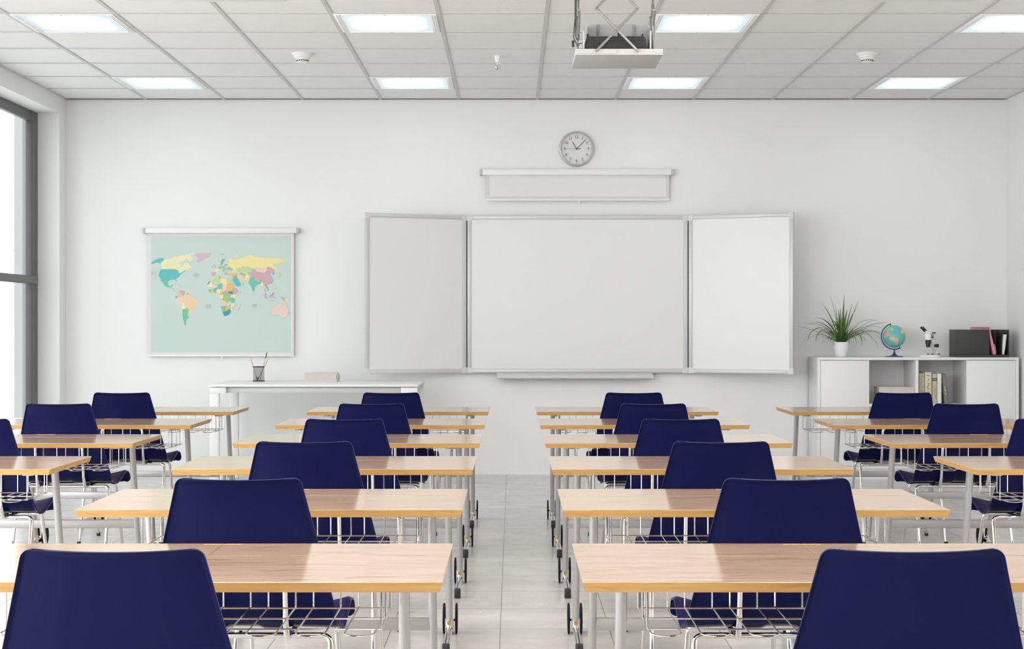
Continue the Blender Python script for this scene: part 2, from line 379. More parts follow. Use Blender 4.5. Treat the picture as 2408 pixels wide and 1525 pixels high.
# ceiling grid
b = MB(); gw = 0.0125; gd = 0.006
xs = [TX0+TILE*k for k in range(-5, 6)]; yl = []; y = TY0
while y > YB: yl.append(y); y -= TILEY
for x in xs: b.box(x-gw, x+gw, YB, WALL, CEIL-gd, CEIL+0.01)
for y in yl: b.box(XL, XR, y-gw, y+gw, CEIL-gd+0.001, CEIL+0.01)
for (x0, x1) in ((XL, XL+0.022), (XR-0.022, XR)): b.box(x0, x1, YB, WALL, CEIL-gd, CEIL+0.01)
struct(b, 'trim_2', 'grid', 'grey metal grid between the ceiling tiles')
b = MB(); b.box(XL, XR, WALL-0.018, WALL, CEIL-0.007, CEIL)  # solid strip coloured dark in place of the shaded wall-ceiling joint
struct(b, 'trim_3', 'gap', 'thin dark strip painted as the shadow where back wall meets ceiling')

# ------------------------------------------------------------------ ceiling fixtures
def make_light(x, y, label):
    t = thing('ceiling_light', (x, y, CEIL), label, 'ceiling light', 'recessed ceiling light panels')
    hx, hy = TILE/2-0.014, TILEY/2-0.014
    b = MB(); z0, z1 = -0.010, 0.0
    b.box(-hx, -hx+0.045, -hy, hy, z0, z1, 0, 0.002); b.box(hx-0.045, hx, -hy, hy, z0, z1, 0, 0.002)
    b.box(-hx+0.045, hx-0.045, -hy, -hy+0.012, z0, z1); b.box(-hx+0.045, hx-0.045, hy-0.012, hy, z0, z1)
    for sx in (-1, 1):
        b.box(sx*(hx-0.030)-0.002, sx*(hx-0.030)+0.002, -hy+0.01, hy-0.01, z0-0.003, z0)
        b.box(sx*(hx-0.016)-0.002, sx*(hx-0.016)+0.002, -hy+0.01, hy-0.01, z0-0.003, z0)
    b.build('frame', 'lightframe', t)
    d = MB(); d.box(-hx+0.045, hx-0.045, -hy+0.012, hy-0.012, -0.006, -0.002); d.build('diffuser', 'diffuser', t)
    for sy in (-1, 1):
        k = MB(); k.lathe([(0.0, -0.0125), (0.005, -0.012), (0.006, -0.010)], (0, sy*(hy-0.006), 0), 'Z', 10); k.build('screw', 'gplastic', t)
    return t
L = ['leftmost of the four', 'second from left', 'third from left', 'rightmost of the four']
make = None
for r in (0, 1):
    for i, k in enumerate((-5, -2, 1, 4)):
        lab = 'lit square ceiling panel, %s in the row %s' % (L[i], ('nearest the whiteboard wall', 'farther from the whiteboard wall')[r])
        x, y = TX0+TILE*(k+0.5), 12.563-r*4*TILEY
        if make is None: make = make_light(x, y, lab)
        else:
            o = copy_tree(make); o.location = (x, y, CEIL); o['label'] = lab

def cassette(x, label):
    y0, w = 9.27, 0.92
    t = thing('ceiling_air_unit', (x, y0-w/2, CEIL), label, 'air unit', 'ceiling air units')
    b = MB(); b.box(-w/2, w/2, -w/2, w/2, -0.034, 0, 0, 0.014, 3); b.build('panel', 'wplastic', t)
    g = MB(); g.box(-0.26, 0.26, -0.26, 0.26, -0.038, -0.034, 0, 0.001)
    for k in range(9): g.box(-0.24, 0.24, -0.24+k*0.058, -0.225+k*0.058, -0.041, -0.037)
    g.build('intake_grille', 'gplastic', t)
    for rz in range(4):
        v = MB(); v.box(-0.27, 0.27, 0.33, 0.39, -0.039, -0.034, 0, 0.002); v.xform(Matrix.Rotation(rz*PI/2, 4, 'Z')); v.build('air_flap', 'wplastic', t)
cassette(TX0-3*TILE, 'white square air unit at the top edge, left of the projector')
cassette(TX0+3*TILE, 'white square air unit at the top edge, right of the projector')

def detector(x, label):
    t = thing('smoke_detector', (x, 11.24*0.96+0.43, CEIL), label, 'smoke detector', 'white smoke detectors')
    b = MB(); b.lathe([(0, -0.016), (0.060, -0.018), (0.070, -0.012), (0.074, -0.004), (0.074, 0)], seg=36); b.build('base_plate', 'wplastic', t)
    b = MB(); b.lathe([(0, -0.066), (0.030, -0.066), (0.040, -0.062), (0.040, -0.056), (0.043, -0.044), (0.052, -0.034), (0.058, -0.030), (0.060, -0.017)], seg=36); b.build('housing', 'wplastic', t)
    b = MB()
    for k in range(16):
        a = 2*PI*k/16
        q = len(b.v); b.box(-0.005, 0.005, 0.036, 0.0425, -0.056, -0.048); b.xform(Matrix.Rotation(a, 4, 'Z'), q)
    b.build('vent_slot', 'black', t)
detector(-1.459, 'round white smoke detector on the ceiling left of the sprinkler')
detector(2.463, 'round white smoke detector on the ceiling right of the projector')
t = thing('fire_sprinkler', (-0.105, 11.32, CEIL), 'small white cone sprinkler head with brass deflector on the ceiling', 'sprinkler')
b = MB(); b.lathe([(0.024, 0), (0.024, -0.004), (0.019, -0.028), (0.014, -0.040), (0.013, -0.048), (0, -0.048)], seg=24); b.build('cover', 'wplastic', t)
b = MB(); 
for s in (-1, 1): b.tube(fillet([(s*0.006, 0, -0.047), (s*0.016, 0, -0.055), (s*0.016, 0, -0.075), (s*0.003, 0, -0.090)], 0.008), 0.0022, 8)
b.lathe([(0.004, -0.048), (0.008, -0.050), (0.004, -0.062), (0.002, -0.063)], seg=12); b.build('yoke', 'chrome', t)
b = MB(); b.tube([(0, 0, -0.062), (0, 0, -0.088)], 0.002, 8); b.build('bulb', 'glassb', t)
b = MB(); b.lathe([(0, -0.090), (0.014, -0.091), (0.014, -0.093), (0, -0.094)], seg=20); b.build('deflector', 'brass', t)

# ------------------------------------------------------------------ projector on its scissor lift
HP = 1.40
zn, zf = F*HP/633.5, F*HP/601.0
px0, px1 = 0.2333*HP, 0.5586*HP; pw = px1-px0; pc = (px0+px1)/2
t = thing('projector_lift', (pc, zn, CEIL), 'white ceiling lift tray on crossed scissor arms carrying the projector', 'projector lift')
HB = EYE+HP-CEIL        # tray underside relative to the ceiling
b = MB(); b.box(-pw/2, pw/2, 0, zf-zn, HB, HB+0.032, 0, 0.002)
b.box(-pw/2+0.012, -pw/2+0.215, -0.004, 0, HB+0.006, HB+0.028, 0)
b.build('tray', 'tray', t)
s1 = zn/F
def lx(px): return (px-1205.3)*s1-pc
def lz(py): return hz(py, zn)-CEIL
b = MB()
for x in (lx(1373), lx(1531)): b.box(x-0.004, x+0.004, 0.02, 0.16, HB+0.03, lz(70), 0, 0.001)
zt = EYE+704.5*(zn+0.28)/F-CEIL; xa_, xb_ = (1376-1205.3)*(zn+0.28)/F-pc, (1530-1205.3)*(zn+0.28)/F-pc
q = len(b.v); b.prism([(xa_, HB+0.03), (xb_, HB+0.03), (xb_, zt-0.02), (xb_-0.006, zt-0.006), (xb_-0.02, zt), (xa_+0.02, zt), (xa_+0.006, zt-0.006), (xa_, zt-0.02)], 0.27, 0.29)
b.box(xb_-0.004, xb_, 0.10, 0.28, HB+0.03, zt-0.02); b.box(xa_, xa_+0.004, 0.10, 0.28, HB+0.03, zt-0.02)
b.build('carrier', 'tray', t)
for x in (xa_+0.07, xb_-0.09):
    b = MB(); b.tube([(x, 0.262, zt-0.004), (x, 0.262, HB+0.09)], 0.005, 10); b.build('support_post', 'gplastic', t)
def arms(y, xa, xb, rot=False):
    zs = [lz(120), lz(70), lz(20), lz(-30), lz(-80)]
    for side in (0, 1):
        for lev in (0, 2):
            a = (xa, xb) if side == 0 else (xb, xa)
            m = MB(); yo = y+0.006*side
            p0 = (a[0], yo, zs[lev]); p1 = (a[1], yo, min(zs[lev+2], -0.02))
            if rot: p0 = (xa+0.006*side, y+(0 if side == 0 else 0.2), p0[2]); p1 = (xa+0.006*side, y+(0.2 if side == 0 else 0), p1[2])
            m.tube([p0, p1], 0.0065, 8, rb=0.005); m.build('scissor_arm', 'arm', t)
    for z in zs[:-1]:
        pts = [((xa+xb)/2, y-0.004, z)] if z in (zs[1], zs[3]) else [(xa, y-0.004, z), (xb, y-0.004, z)]
        if rot: pts = [(xa-0.002, y+0.1, z)] if z in (zs[1], zs[3]) else [(xa, y, z), (xa, y+0.2, z)]
        for p in pts:
            m = MB(); m.lathe([(0, -0.008), (0.006, -0.008), (0.006, 0.012), (0, 0.012)], p, 'X' if rot else 'Y', 12)
            m.build('pivot_pin', 'gplastic' if rot else 'brass', t)
arms(-0.010, lx(1402), lx(1500))
arms(0.04, lx(1539), lx(1500), True)
arms(0.04, lx(1361), lx(1500), True)
b = MB(); b.box(-pw/2, pw/2, -0.02, zf-zn+0.02, -0.03, 0, 0, 0.003); b.build('mounting_plate', 'wplastic', t)
for px, rr in ((1355, 0.0035), (1353, 0.003)):
    b = MB(); b.tube(fillet([(lx(px+1), 0.03, -0.02), (lx(px), 0.03, lz(40)), (lx(px-1 if px == 1355 else px-4), 0.03, lz(86)), (lx(1362), 0.03, lz(95 if px == 1355 else 113))], 0.03), rr, 8)
    b.build('cable', 'black', t)
b = MB(); b.box(lx(1345), lx(1351), 0.022, 0.038, lz(108), lz(93), 0, 0.003); b.build('cable_plug', 'black', t)
b = MB(); b.box(lx(1361), lx(1371), 0.02, 0.05, lz(99), lz(92), 0, 0.002); b.box(lx(1361), lx(1371), 0.02, 0.05, lz(113), lz(105.5), 0, 0.002); b.build('connector', 'gplastic', t)
pr = thing('projector', (pc, zn+0.03, EYE+HP+0.032), 'black ribbed projector sitting on the white ceiling lift tray', 'projector')
b = MB(); x0, x1 = lx(1377), lx(1523); h = lz(81)-lz(113.5)
b.prism([(x0, 0), (x1, 0), (x1-0.006, h*0.8), (x1-0.016, h), (x0+0.014, h), (x0+0.004, h*0.8)], 0.006, 0.22); b.build('body', 'black', pr)
b = MB()
for k in range(9): b.box(x0+0.006+0.0012*k, x1-0.004-0.0014*k, 0.0, 0.008, 0.004+k*h/9.4, 0.004+k*h/9.4+h/20, 0)
b.build('vent_ribs', 'dgrey', pr)
for x in (lx(1384), lx(1513)):
    b = MB(); b.lathe([(0, 0.018), (0.005, 0.014), (0.006, 0)], (x, 0.03, h), 'Z', 12); b.build('adjuster_knob', 'black', pr)
b = MB(); b.box(-0.004, 0.012, 0.02, 0.05, h, h+0.024, 0, 0.002); b.build('latch', 'black', pr)

# ------------------------------------------------------------------ clock
t = thing('wall_clock', (wx(1355.5, WALL), WALL, hz(350.5, WALL)), 'round silver wall clock above the projection screen', 'clock')
R = 0.147
b = MB(); b.lathe([(R, 0), (R, -0.022), (R-0.006, -0.036), (R-0.014, -0.040), (0.131, -0.030), (0.130, -0.018)], axis='Y', seg=96, cap=False); b.build('rim', 'clockrim', t)
b = MB(); b.lathe([(0.131, -0.006), (0.131, -0.018), (0, -0.018)], axis='Y', seg=64); b.build('face', 'clockface', t)
b = MB(); yf = -0.0192
for n in range(1, 13):
    a = n*PI/6; text_mb(str(n), 0.034, b, at(0.099*math.sin(a), yf, 0.099*math.cos(a)))
for n in range(60):
    a = n*PI/30
    q = len(b.v)
    if n % 5 == 0: b.lathe([(0, yf-0.0004), (0.0032, yf-0.0002), (0.0032, yf)], (0, 0, 0.121), 'Y', 10)
    else: b.box(-0.0006, 0.0006, yf-0.0004, yf, 0.1185, 0.1225)
    b.xform(Matrix.Rotation(a, 4, 'Y'), q)
b.build('numerals', 'clockink', t)
def hand(name, ang, ln, w, tail, y, tw=None):
    b = MB(); b.prism([(-w, -tail), (w, -tail), (w*0.75, ln), (-w*0.75, ln)], y-0.001, y)
    if tw: b.prism([(-tw, -tail), (tw, -tail), (tw, 0), (-tw, 0)], y-0.001, y)
    b.xform(Matrix.Rotation(ang, 4, 'Y')); b.build(name, 'clockink', t)
hand('hour_hand', math.atan2(-145, 250), 0.067, 0.0028, 0.006, -0.022)
hand('minute_hand', math.atan2(335, 335), 0.111, 0.0022, 0.006, -0.024)
hand('second_hand', -PI/2, 0.094, 0.0008, 0.034, -0.026, 0.0022)
b = MB(); b.lathe([(0.005, -0.019), (0.005, -0.0275), (0, -0.028)], axis='Y', seg=16); b.build('hub', 'clockink', t)

# ------------------------------------------------------------------ pull-down screen and map
def rollup(name, hx0, hx1, hy0, hy1, sx0, sx1, sy1, knob, label, cat, border):
    D = WALL-0.035
    c = wx((hx0+hx1)/2, D); t = thing(name, (c, D, hz(hy0, D)), label, cat)
    X = lambda p: wx(p, D)-c
    Z = lambda p: hz(p, D)-hz(hy0, D)
    b = MB(); b.box(X(hx0)+0.022, X(hx1)-0.022, -0.03, 0.035, Z(hy1), 0, 0, 0.003); b.build('housing', 'white', t)
    for (a, e) in ((X(hx0), X(hx0)+0.022), (X(hx1)-0.022, X(hx1))):
        b = MB(); b.box(a, e, -0.032, 0.035, Z(hy1)-0.002, 0.001, 0, 0.003); b.build('end_cap', 'capgrey2', t)
    b = MB(); b.box(X(sx0), X(sx1), 0.004, 0.006, Z(sy1-3), Z(hy1)+0.01); sh = b.build('sheet', border, t)
    b = MB(); b.box(X(sx0)-0.004, X(sx1)+0.004, -0.004, 0.013, Z(sy1), Z(sy1-4.5), 0, 0.004); b.build('bottom_bar', 'white', t)
    b = MB(); b.box(X(knob)-0.008, X(knob)+0.008, 0.0, 0.006, Z(sy1)-0.006, Z(sy1)+0.002); b.lathe([(0, -0.006), (0.007, -0.006), (0.007, 0.006), (0, 0.006)], (X(knob), 0.003, Z(sy1)-0.012), 'Y', 14); b.build('pull_knob', 'wplastic', t)
    return t, sh, X, Z, D
t, sh, X, Z, D = rollup('projection_screen', 1128, 1584, 398, 412, 1144, 1574, 472, 1362, 'white roll-down projection screen, mostly rolled up, below the clock', 'projection screen', 'screenborder')
b = MB(); b.box(X(1151.5), X(1566), 0.0032, 0.004, Z(461.5), Z(412)); b.build('screen_fabric', 'screen', t)
t, sh, X, Z, D = rollup('wall_map', 337, 704, 536, 548, 348, 691, 838, 522, 'pastel political world map on a white roll-down holder', 'map', 'mapborder')

MAPCOL = {'s': (197, 214, 208), 'T': (102, 186, 190), 'Y': (232, 226, 186), 'y': (238, 222, 160), 'P': (214, 182, 192), 'p': (230, 205, 205), 'm': (203, 168, 176),
          'O': (234, 204, 172), 'o': (228, 192, 158), 'G': (110, 194, 174), 'g': (190, 214, 160), 'l': (160, 196, 120), 'M': (236, 188, 98), 'D': (72, 152, 166), 'k': (228, 206, 200), 'I': (150, 165, 165)}
mm = {}
for k, c in MAPCOL.items():
    mm[k] = mat('map_'+{'s': 'sea'}.get(k, 'land_%d' % len(mm)), rgb(*c, 0.98), 0.75)
keys = list(MAPCOL)
A = []   # (scale group, colour, points)
def pa(col, s): A.append(('a', col, [tuple(map(float, q.split(','))) for q in s.split()]))
def pb(col, s): A.append(('b', col, [tuple(map(float, q.split(','))) for q in s.split()]))
pa('T', '98,490 130,470 170,440 205,428 250,418 308,428 285,455 240,492 262,520 258,540 240,505 205,490 175,490 150,500 105,512')
pa('Y', '308,428 345,432 395,428 440,405 490,398 530,385 580,378 640,372 690,352 775,346 760,360 690,372 700,400 720,440 700,465 660,470 640,440 620,430 600,450 560,470 520,490 515,520 545,530 555,560 575,540 590,500 615,485 650,495 660,515 690,530 705,565 660,580 640,600 600,605 565,625 520,645 500,600 470,592 450,586 252,586 250,545 240,492 285,455')
pa('T', '245,588 450,586 478,600 500,606 508,640 530,655 560,630 612,600 605,620 550,655 525,690 500,715 470,735 478,778 468,778 460,742 420,745 400,748 360,760 352,780 330,760 300,745 270,725 230,715 212,690 212,660 230,610')
pa('G', '230,715 270,725 300,745 330,760 352,780 348,820 370,840 390,838 400,820 425,815 405,850 380,862 330,855 295,835 285,810 262,775 245,740 262,800 248,780 232,735')
pa('P', '375,858 398,850 400,868 420,875 405,885 380,872')
pa('G', '420,880 440,872 436,898 424,890')
pa('P', '440,915 480,922 455,930')
pa('O', '440,800 480,805 510,828 480,820')
pa('g', '515,832 545,838 570,850 530,848')
pa('P', '740,366 800,350 870,345 998,346 975,390 950,415 900,440 845,462 820,488 790,490 778,465 790,430 785,400 770,378')
pa('O', '945,460 970,450 992,456 975,470 950,472')
pa('o', '482,930 512,900 535,925 560,935 560,975 540,1015 515,1010 485,985')
pa('m', '520,902 560,905 605,915 604,950 585,985 565,985 550,950 520,925')
pa('y', '604,925 628,935 640,975 610,970')
pa('G', '625,945 648,942 650,970 632,975')
pa('O', '555,985 585,988 610,960 660,970 672,965 690,1000 760,1020 798,1045 790,1080 770,1120 765,1165 740,1195 705,1215 690,1250 680,1285 655,1280 660,1230 640,1190 600,1160 560,1110 520,1080 500,1050 530,1015')
pa('T', '458,990 490,985 492,1005 465,1032')
pa('p', '462,1038 492,1008 525,1015 505,1050 540,1085 548,1125 530,1135 490,1095')
pa('Y', '550,1095 580,1090 600,1130 625,1160 605,1180 565,1180 552,1150')
pa('l', '605,1160 630,1158 665,1200 660,1230 630,1205')
pa('y', '552,1165 566,1185 560,1250 572,1320 600,1420 588,1415 560,1320 550,1230')
pa('G', '566,1185 605,1182 640,1210 650,1240 640,1280 662,1300 655,1325 625,1330 615,1380 620,1425 595,1420 575,1340 560,1260')
pa('O', '650,1255 680,1248 685,1278 662,1285')
pb('Y', '110,-10 112,-10 112,-8')
pb('m', '315,150 360,140 410,138 395,155 345,160')
pb('y', '470,235 540,240 600,250 700,230 800,200 880,165 950,165 1010,190 1130,210 1280,215 1420,225 1590,240 1585,320 1520,310 1460,330 1370,340 1375,370 1440,400 1445,450 1420,500 1400,460 1340,440 1300,400 1255,395 1240,430 1200,435 1100,420 1040,410 1000,430 960,425 880,390 760,380 740,410 640,425 640,500 600,490 570,440 540,410 490,380 470,340 490,300')
pb('y', '600,205 660,165 685,170 630,212')
pb('y', '1510,330 1550,350 1568,400 1530,380')
pb('T', '335,335 340,290 365,245 410,238 412,262 378,300 380,330 358,365 340,360')
pb('O', '280,320 310,290 355,240 360,250 335,290 330,335 290,335')
pb('p', '430,225 465,222 475,290 440,325 425,290 440,260')
pb('T', '300,360 318,355 320,378 304,380')
pb('T', '405,355 430,345 462,358 455,370 410,368')
pb('m', '188,350 205,345 240,400 235,418 205,415 215,390')
pb('M', '145,390 180,378 175,410 150,412')
pb('l', '285,400 320,385 355,388 350,430 320,440 288,430')
pb('y', '212,440 250,430 285,445 310,465 280,490 250,508 222,490')
pb('m', '358,385 425,378 430,415 395,430 362,415')
pb('l', '425,430 500,410 575,440 540,468 500,455 440,450')
pb('y', '500,250 500,251 501,251')
pb('T', '370,440 415,440 415,470 380,475')
pb('g', '400,470 470,450 510,470 480,490 410,490')
pb('m', '400,520 470,505 470,525 430,560 410,540')
pb('m', '148,505 240,512 225,545 195,578 155,572')
pb('P', '350,460 372,455 390,500 372,505')
pb('M', '470,535 540,525 630,522 632,560 560,575 475,570')
pb('M', '600,515 670,540 665,570 632,560')
pb('g', '640,425 750,415 760,385 870,385 970,430 940,500 850,515 790,490 720,485 690,510 660,460')
pb('O', '720,485 760,482 850,525 920,560 900,575 830,545 780,520')
pb('l', '715,520 760,520 820,560 815,585 760,560 720,545')
pb('m', '970,445 1010,450 1060,500 1170,515 1220,500 1270,460 1240,430 1255,395 1310,400 1400,455 1395,500 1330,525 1300,545 1330,580 1360,620 1385,665 1360,715 1300,745 1230,742 1190,720 1150,665 1080,675 1010,650 960,600 920,570 865,520 940,505')
pb('p', '995,440 1090,420 1180,430 1265,455 1215,505 1150,515 1060,495')
pb('T', '1362,520 1395,512 1395,545 1375,560 1360,540')
pb('O', '1395,570 1420,560 1428,590 1402,592')
pb('g', '1490,500 1515,495 1520,550 1545,565 1510,600 1450,605 1490,580 1500,545')
pb('O', '632,575 680,575 740,570 800,590 815,650 820,690 770,690 690,650 660,610')
pb('y', '805,590 880,555 900,600 860,660 815,655')
pb('O', '850,660 900,600 920,570 915,640 890,680 870,710 830,690')
pb('m', '560,590 600,580 590,650 555,620')
pb('T', '560,650 590,620 610,575 645,575 670,640 720,720 760,745 720,770 660,795 620,760 590,700')
pb('p', '630,810 700,785 735,790 720,815 640,830')
pb('g', '735,715 765,705 790,745 760,795 735,780')
pb('G', '890,690 925,600 960,605 1000,660 1080,690 1060,750 1010,800 995,880 978,895 950,830 925,770 895,745')
pb('y', '1075,690 1105,670 1095,710')
pb('T', '1070,710 1100,695 1125,660 1145,670 1110,735 1080,735')
pb('y', '1120,740 1150,680 1190,770 1185,810 1145,790')
pb('O', '1180,780 1230,790 1240,830 1205,840 1215,900 1190,870')
pb('T', '1195,745 1255,740 1240,775 1280,820 1285,870 1255,880 1270,840 1220,785')
pb('D', '1210,925 1225,918 1250,968 1225,955')
pb('m', '1165,930 1215,970 1265,1030 1250,1045 1200,995')
pb('m', '1260,1045 1330,1065 1455,1090 1380,1085 1280,1065')
pb('D', '1310,965 1350,950 1370,912 1392,925 1375,945 1330,975')
pb('m', '1300,975 1330,975 1380,950 1375,1000 1345,1022 1308,1010')
pb('m', '1400,1000 1425,1000 1410,1040 1395,1030')
pb('O', '1385,790 1420,800 1460,880 1450,915 1425,870 1395,820')
pb('m', '1510,995 1545,1000 1605,1020 1605,1075 1570,1050 1535,1015')
pb('y', '1608,1020 1660,1030 1695,1075 1690,1100 1650,1075 1608,1080')
pb('k', '1320,1240 1380,1210 1440,1160 1500,1120 1560,1125 1590,1160 1605,1105 1625,1130 1655,1200 1690,1270 1660,1370 1600,1415 1530,1400 1500,1360 1420,1350 1330,1370 1340,1300')
pb('k', '1520,1440 1560,1440 1540,1465')
pb('O', '130,645 160,600 210,595 200,630 150,665')
pb('g', '150,665 200,630 205,600 260,580 300,590 300,640 320,720 290,745 240,760 190,710')
pb('m', '300,580 318,575 320,620 305,625')
pb('y', '312,640 345,625 395,645 455,628 462,740 450,760 370,735 318,715')
pb('g', '462,630 540,640 560,735 462,742')
pb('D', '60,745 100,685 135,682 100,720 85,745')
pb('Y', '100,740 110,700 160,680 165,745 160,810 65,800 80,760')
pb('p', '165,745 240,760 265,790 220,820 180,850 140,830 160,800')
pb('O', '60,810 130,810 130,840 65,845')
pb('T', '80,855 130,850 135,890 110,900')
pb('T', '170,860 200,830 250,820 250,865 200,880')
pb('M', '135,880 200,875 210,915 150,920')
pb('l', '200,890 230,880 225,915 208,915')
pb('G', '255,825 290,760 340,728 370,745 365,810 330,840 280,835')
pb('Y', '245,850 350,840 355,880 310,935 250,905')
pb('p', '370,740 450,760 445,830 420,880 370,900 360,850')
pb('M', '300,920 360,875 362,945 320,955')
pb('M', '450,745 565,740 585,800 560,880 470,885 440,840')
pb('m', '365,910 430,880 480,915 460,950 380,945')
pb('D', '470,900 555,880 575,940 520,940')
pb('m', '570,860 600,830 640,840 690,905 640,940 580,930')
pb('p', '640,945 690,905 735,870 700,930 610,1000 610,960')
pb('Y', '530,965 620,955 640,990 610,1020 530,990')
pb('Y', '310,960 385,960 375,1030 330,1030')
pb('l', '385,955 460,930 520,950 510,1040 500,1110 470,1115 420,1070 350,1050 380,1020')
pb('G', '515,1030 560,1005 605,1040 605,1110 570,1110 530,1080')
pb('O', '345,1065 410,1065 440,1090 435,1175 345,1180')
pb('p', '440,1120 520,1090 540,1120 490,1175 440,1170')
pb('Y', '530,1140 620,1110 610,1165 560,1200 570,1260 530,1280 535,1200')
pb('g', '490,1180 530,1170 535,1210 500,1215')
pb('G', '335,1185 430,1182 415,1240 410,1290 370,1290 350,1230')
pb('M', '425,1200 455,1185 495,1215 490,1245 440,1275 415,1270')
pb('D', '370,1295 410,1290 440,1280 490,1250 520,1245 525,1300 490,1350 440,1370 400,1375')
pb('p', '645,1270 650,1190 690,1145 715,1150 690,1230 670,1270')
b = MB(); b.box(X(354.5), X(683), 0.0030, 0.0040, Z(828), Z(556), 0)
for i, (g, col, pts) in enumerate(A):
    P = []
    for (u, v) in pts:
        P.append((340+u/6.353, 540+v/6.353) if g == 'a' else (480+u/8.471, 580+v/8.471))
    V = [Vector((X(p[0]), Z(p[1]), 0)) for p in P]
    yy = 0.0026-i*0.00003
    tr = tessellate_polygon([V])
    b.add([(v.x, yy, v.y) for v in V], [tuple(q) for q in tr], keys.index(col))
TX = [('NORTH', 462, 643.5), ('ATLANTIC', 461, 647.5), ('OCEAN', 462, 651.5), ('SOUTH', 491, 716), ('ATLANTIC', 489.5, 719.8), ('OCEAN', 490, 723.6), ('INDIAN', 599, 716), ('OCEAN', 599, 720), ('PACIFIC', 360, 640), ('OCEAN', 360, 645)]
for s, px, py in TX: text_mb(s, 0.0115, b, at(X(px), -0.0014, Z(py)), keys.index('I'))
b.build('map_print', [mm[k] for k in keys], t, norm=False)

# ------------------------------------------------------------------ whiteboard
WBZ = 13.40
t = thing('whiteboard', (wx(1358, WBZ), WBZ, hz(876, WBZ)), 'wide white folding whiteboard with both side wings swung open', 'whiteboard')
cx = wx(1358, WBZ); zb = hz(876, WBZ); H = hz(506.5, WBZ)-zb
def panel(w, parent_name, par, mtx, surf='writing_surface'):
    fr = 0.030; c = 0.045
    b = MB(); b.box(0, w, 0, 0.024, 0, H, 0)
    def fin(mb, nm, mt, p): mb.xform(mtx); return mb.build(nm, mt, p)
    core = MB(); core.box(fr*0.7, w-fr*0.7, -0.002, 0.020, fr*0.7, H-fr*0.7)
    s = fin(core, surf, 'board', par)
    f = MB()
    f.box(0, w, -0.010, 0.022, 0, fr, 0, 0.004); f.box(0, w, -0.010, 0.022, H-fr, H, 0, 0.004)
    f.box(0, fr, -0.010, 0.022, 0, H, 0, 0.004); f.box(w-fr, w, -0.010, 0.022, 0, H, 0, 0.004)
    f.box(fr, w-fr, -0.004, 0, fr, fr+0.006); f.box(fr, w-fr, -0.004, 0, H-fr-0.006, H-fr)
    f.box(fr, fr+0.006, -0.004, 0, fr, H-fr); f.box(w-fr-0.006, w-fr, -0.004, 0, fr, H-fr)
    fin(f, 'frame', 'alu', s if par.name.startswith('wh') and surf != 'writing_surface' else par)
    for (x, z) in ((0, 0), (w-c, 0), (0, H-c), (w-c, H-c)):
        k = MB(); sx = 1 if x == 0 else -1; sz = 1 if z == 0 else -1; X0 = 0 if x == 0 else w; Z0 = 0 if z == 0 else H
        e = 0.0015
        pts = [(X0-sx*e, Z0-sz*e), (X0+sx*c, Z0-sz*e), (X0+sx*c, Z0+sz*(fr+.002)), (X0+sx*(fr+0.008), Z0+sz*(fr+0.003)), (X0+sx*(fr+.003), Z0+sz*(fr+0.008)), (X0+sx*(fr+.002), Z0+sz*c), (X0-sx*e, Z0+sz*c)]
        k.prism(pts, -0.0125, 0.0235)
        fin(k, 'corner_cap', 'cap', s if surf != 'writing_surface' else par)
    return s
wc = wx(1617, WBZ)-wx(1099, WBZ)
panel(wc, '', t, Matrix.Translation((-wc/2, 0.0, 0)))
LW = 0.880; th = math.asin(0.355/LW)
panel(LW, '', t, Matrix.Translation((-wc/2-0.010, 0.0, 0)) @ Matrix.Rotation(th, 4, 'Z') @ Matrix.Translation((-LW, 0, 0)), 'wing')
panel(LW, '', t, Matrix.Translation((wc/2+0.010, 0.0, 0)) @ Matrix.Rotation(-th, 4, 'Z'), 'wing')
for s in (-1, 1):
    b = MB(); b.tube([(s*(wc/2+0.005), 0.004, 0.04), (s*(wc/2+0.005), 0.004, H-0.04)], 0.005, 8); b.build('hinge', 'black', t)
b = MB(); b.box(-wc/2+0.1, wc/2-0.1, 0.024, WALL-WBZ, 0.1, 0.16); b.box(-wc/2+0.1, wc/2-0.1, 0.024, WALL-WBZ, H-0.16, H-0.1); b.build('wall_bracket', 'gplastic', t)
tr0, tr1 = wx(1168, 13.3)-cx, wx(1537, 13.3)-cx; 
b = MB(); b.prism([(0, 0)]*0 or [(tr0, -0.046), (tr1, -0.046), (tr1, -0.018), (tr0, -0.018)], -0.10, -0.096)
b.box(tr0, tr1, -0.10, 0.03, -0.046, -0.040, 0, 0.002); b.box(tr0, tr1, 0.0, 0.012, -0.046, 0.004, 0); b.build('pen_tray', 'alu', t)

# ------------------------------------------------------------------ teacher's table
zf_, zb_ = 12.25, 13.20
TXL, TXR, TH = -2.309, -0.715, 0.795
t = thing('teacher_table', ((TXL+TXR)/2, (zf_+zb_)/2, 0), 'white metal-legged teacher table below the world map', 'table')
hw, hd = (TXR-TXL)/2, (zb_-zf_)/2
b = MB(); b.box(-hw, hw, -hd, hd, TH-0.018, TH, 0, 0.004, 3); b.build('tabletop', 'white', t)
b = MB(); b.box(-hw+0.06, hw-0.06, -hd+0.055, -hd+0.075, TH-0.065, TH-0.024, 0, 0.002); b.box(-hw+0.06, hw-0.06, hd-0.075, hd-0.055, TH-0.065, TH-0.024, 0, 0.002)
for s in (-1, 1): b.box(s*(hw-0.04)-0.012, s*(hw-0.04)+0.012, -hd+0.05, hd-0.05, TH-0.065, TH-0.024, 0, 0.002)
b.build('apron', 'alu', t)
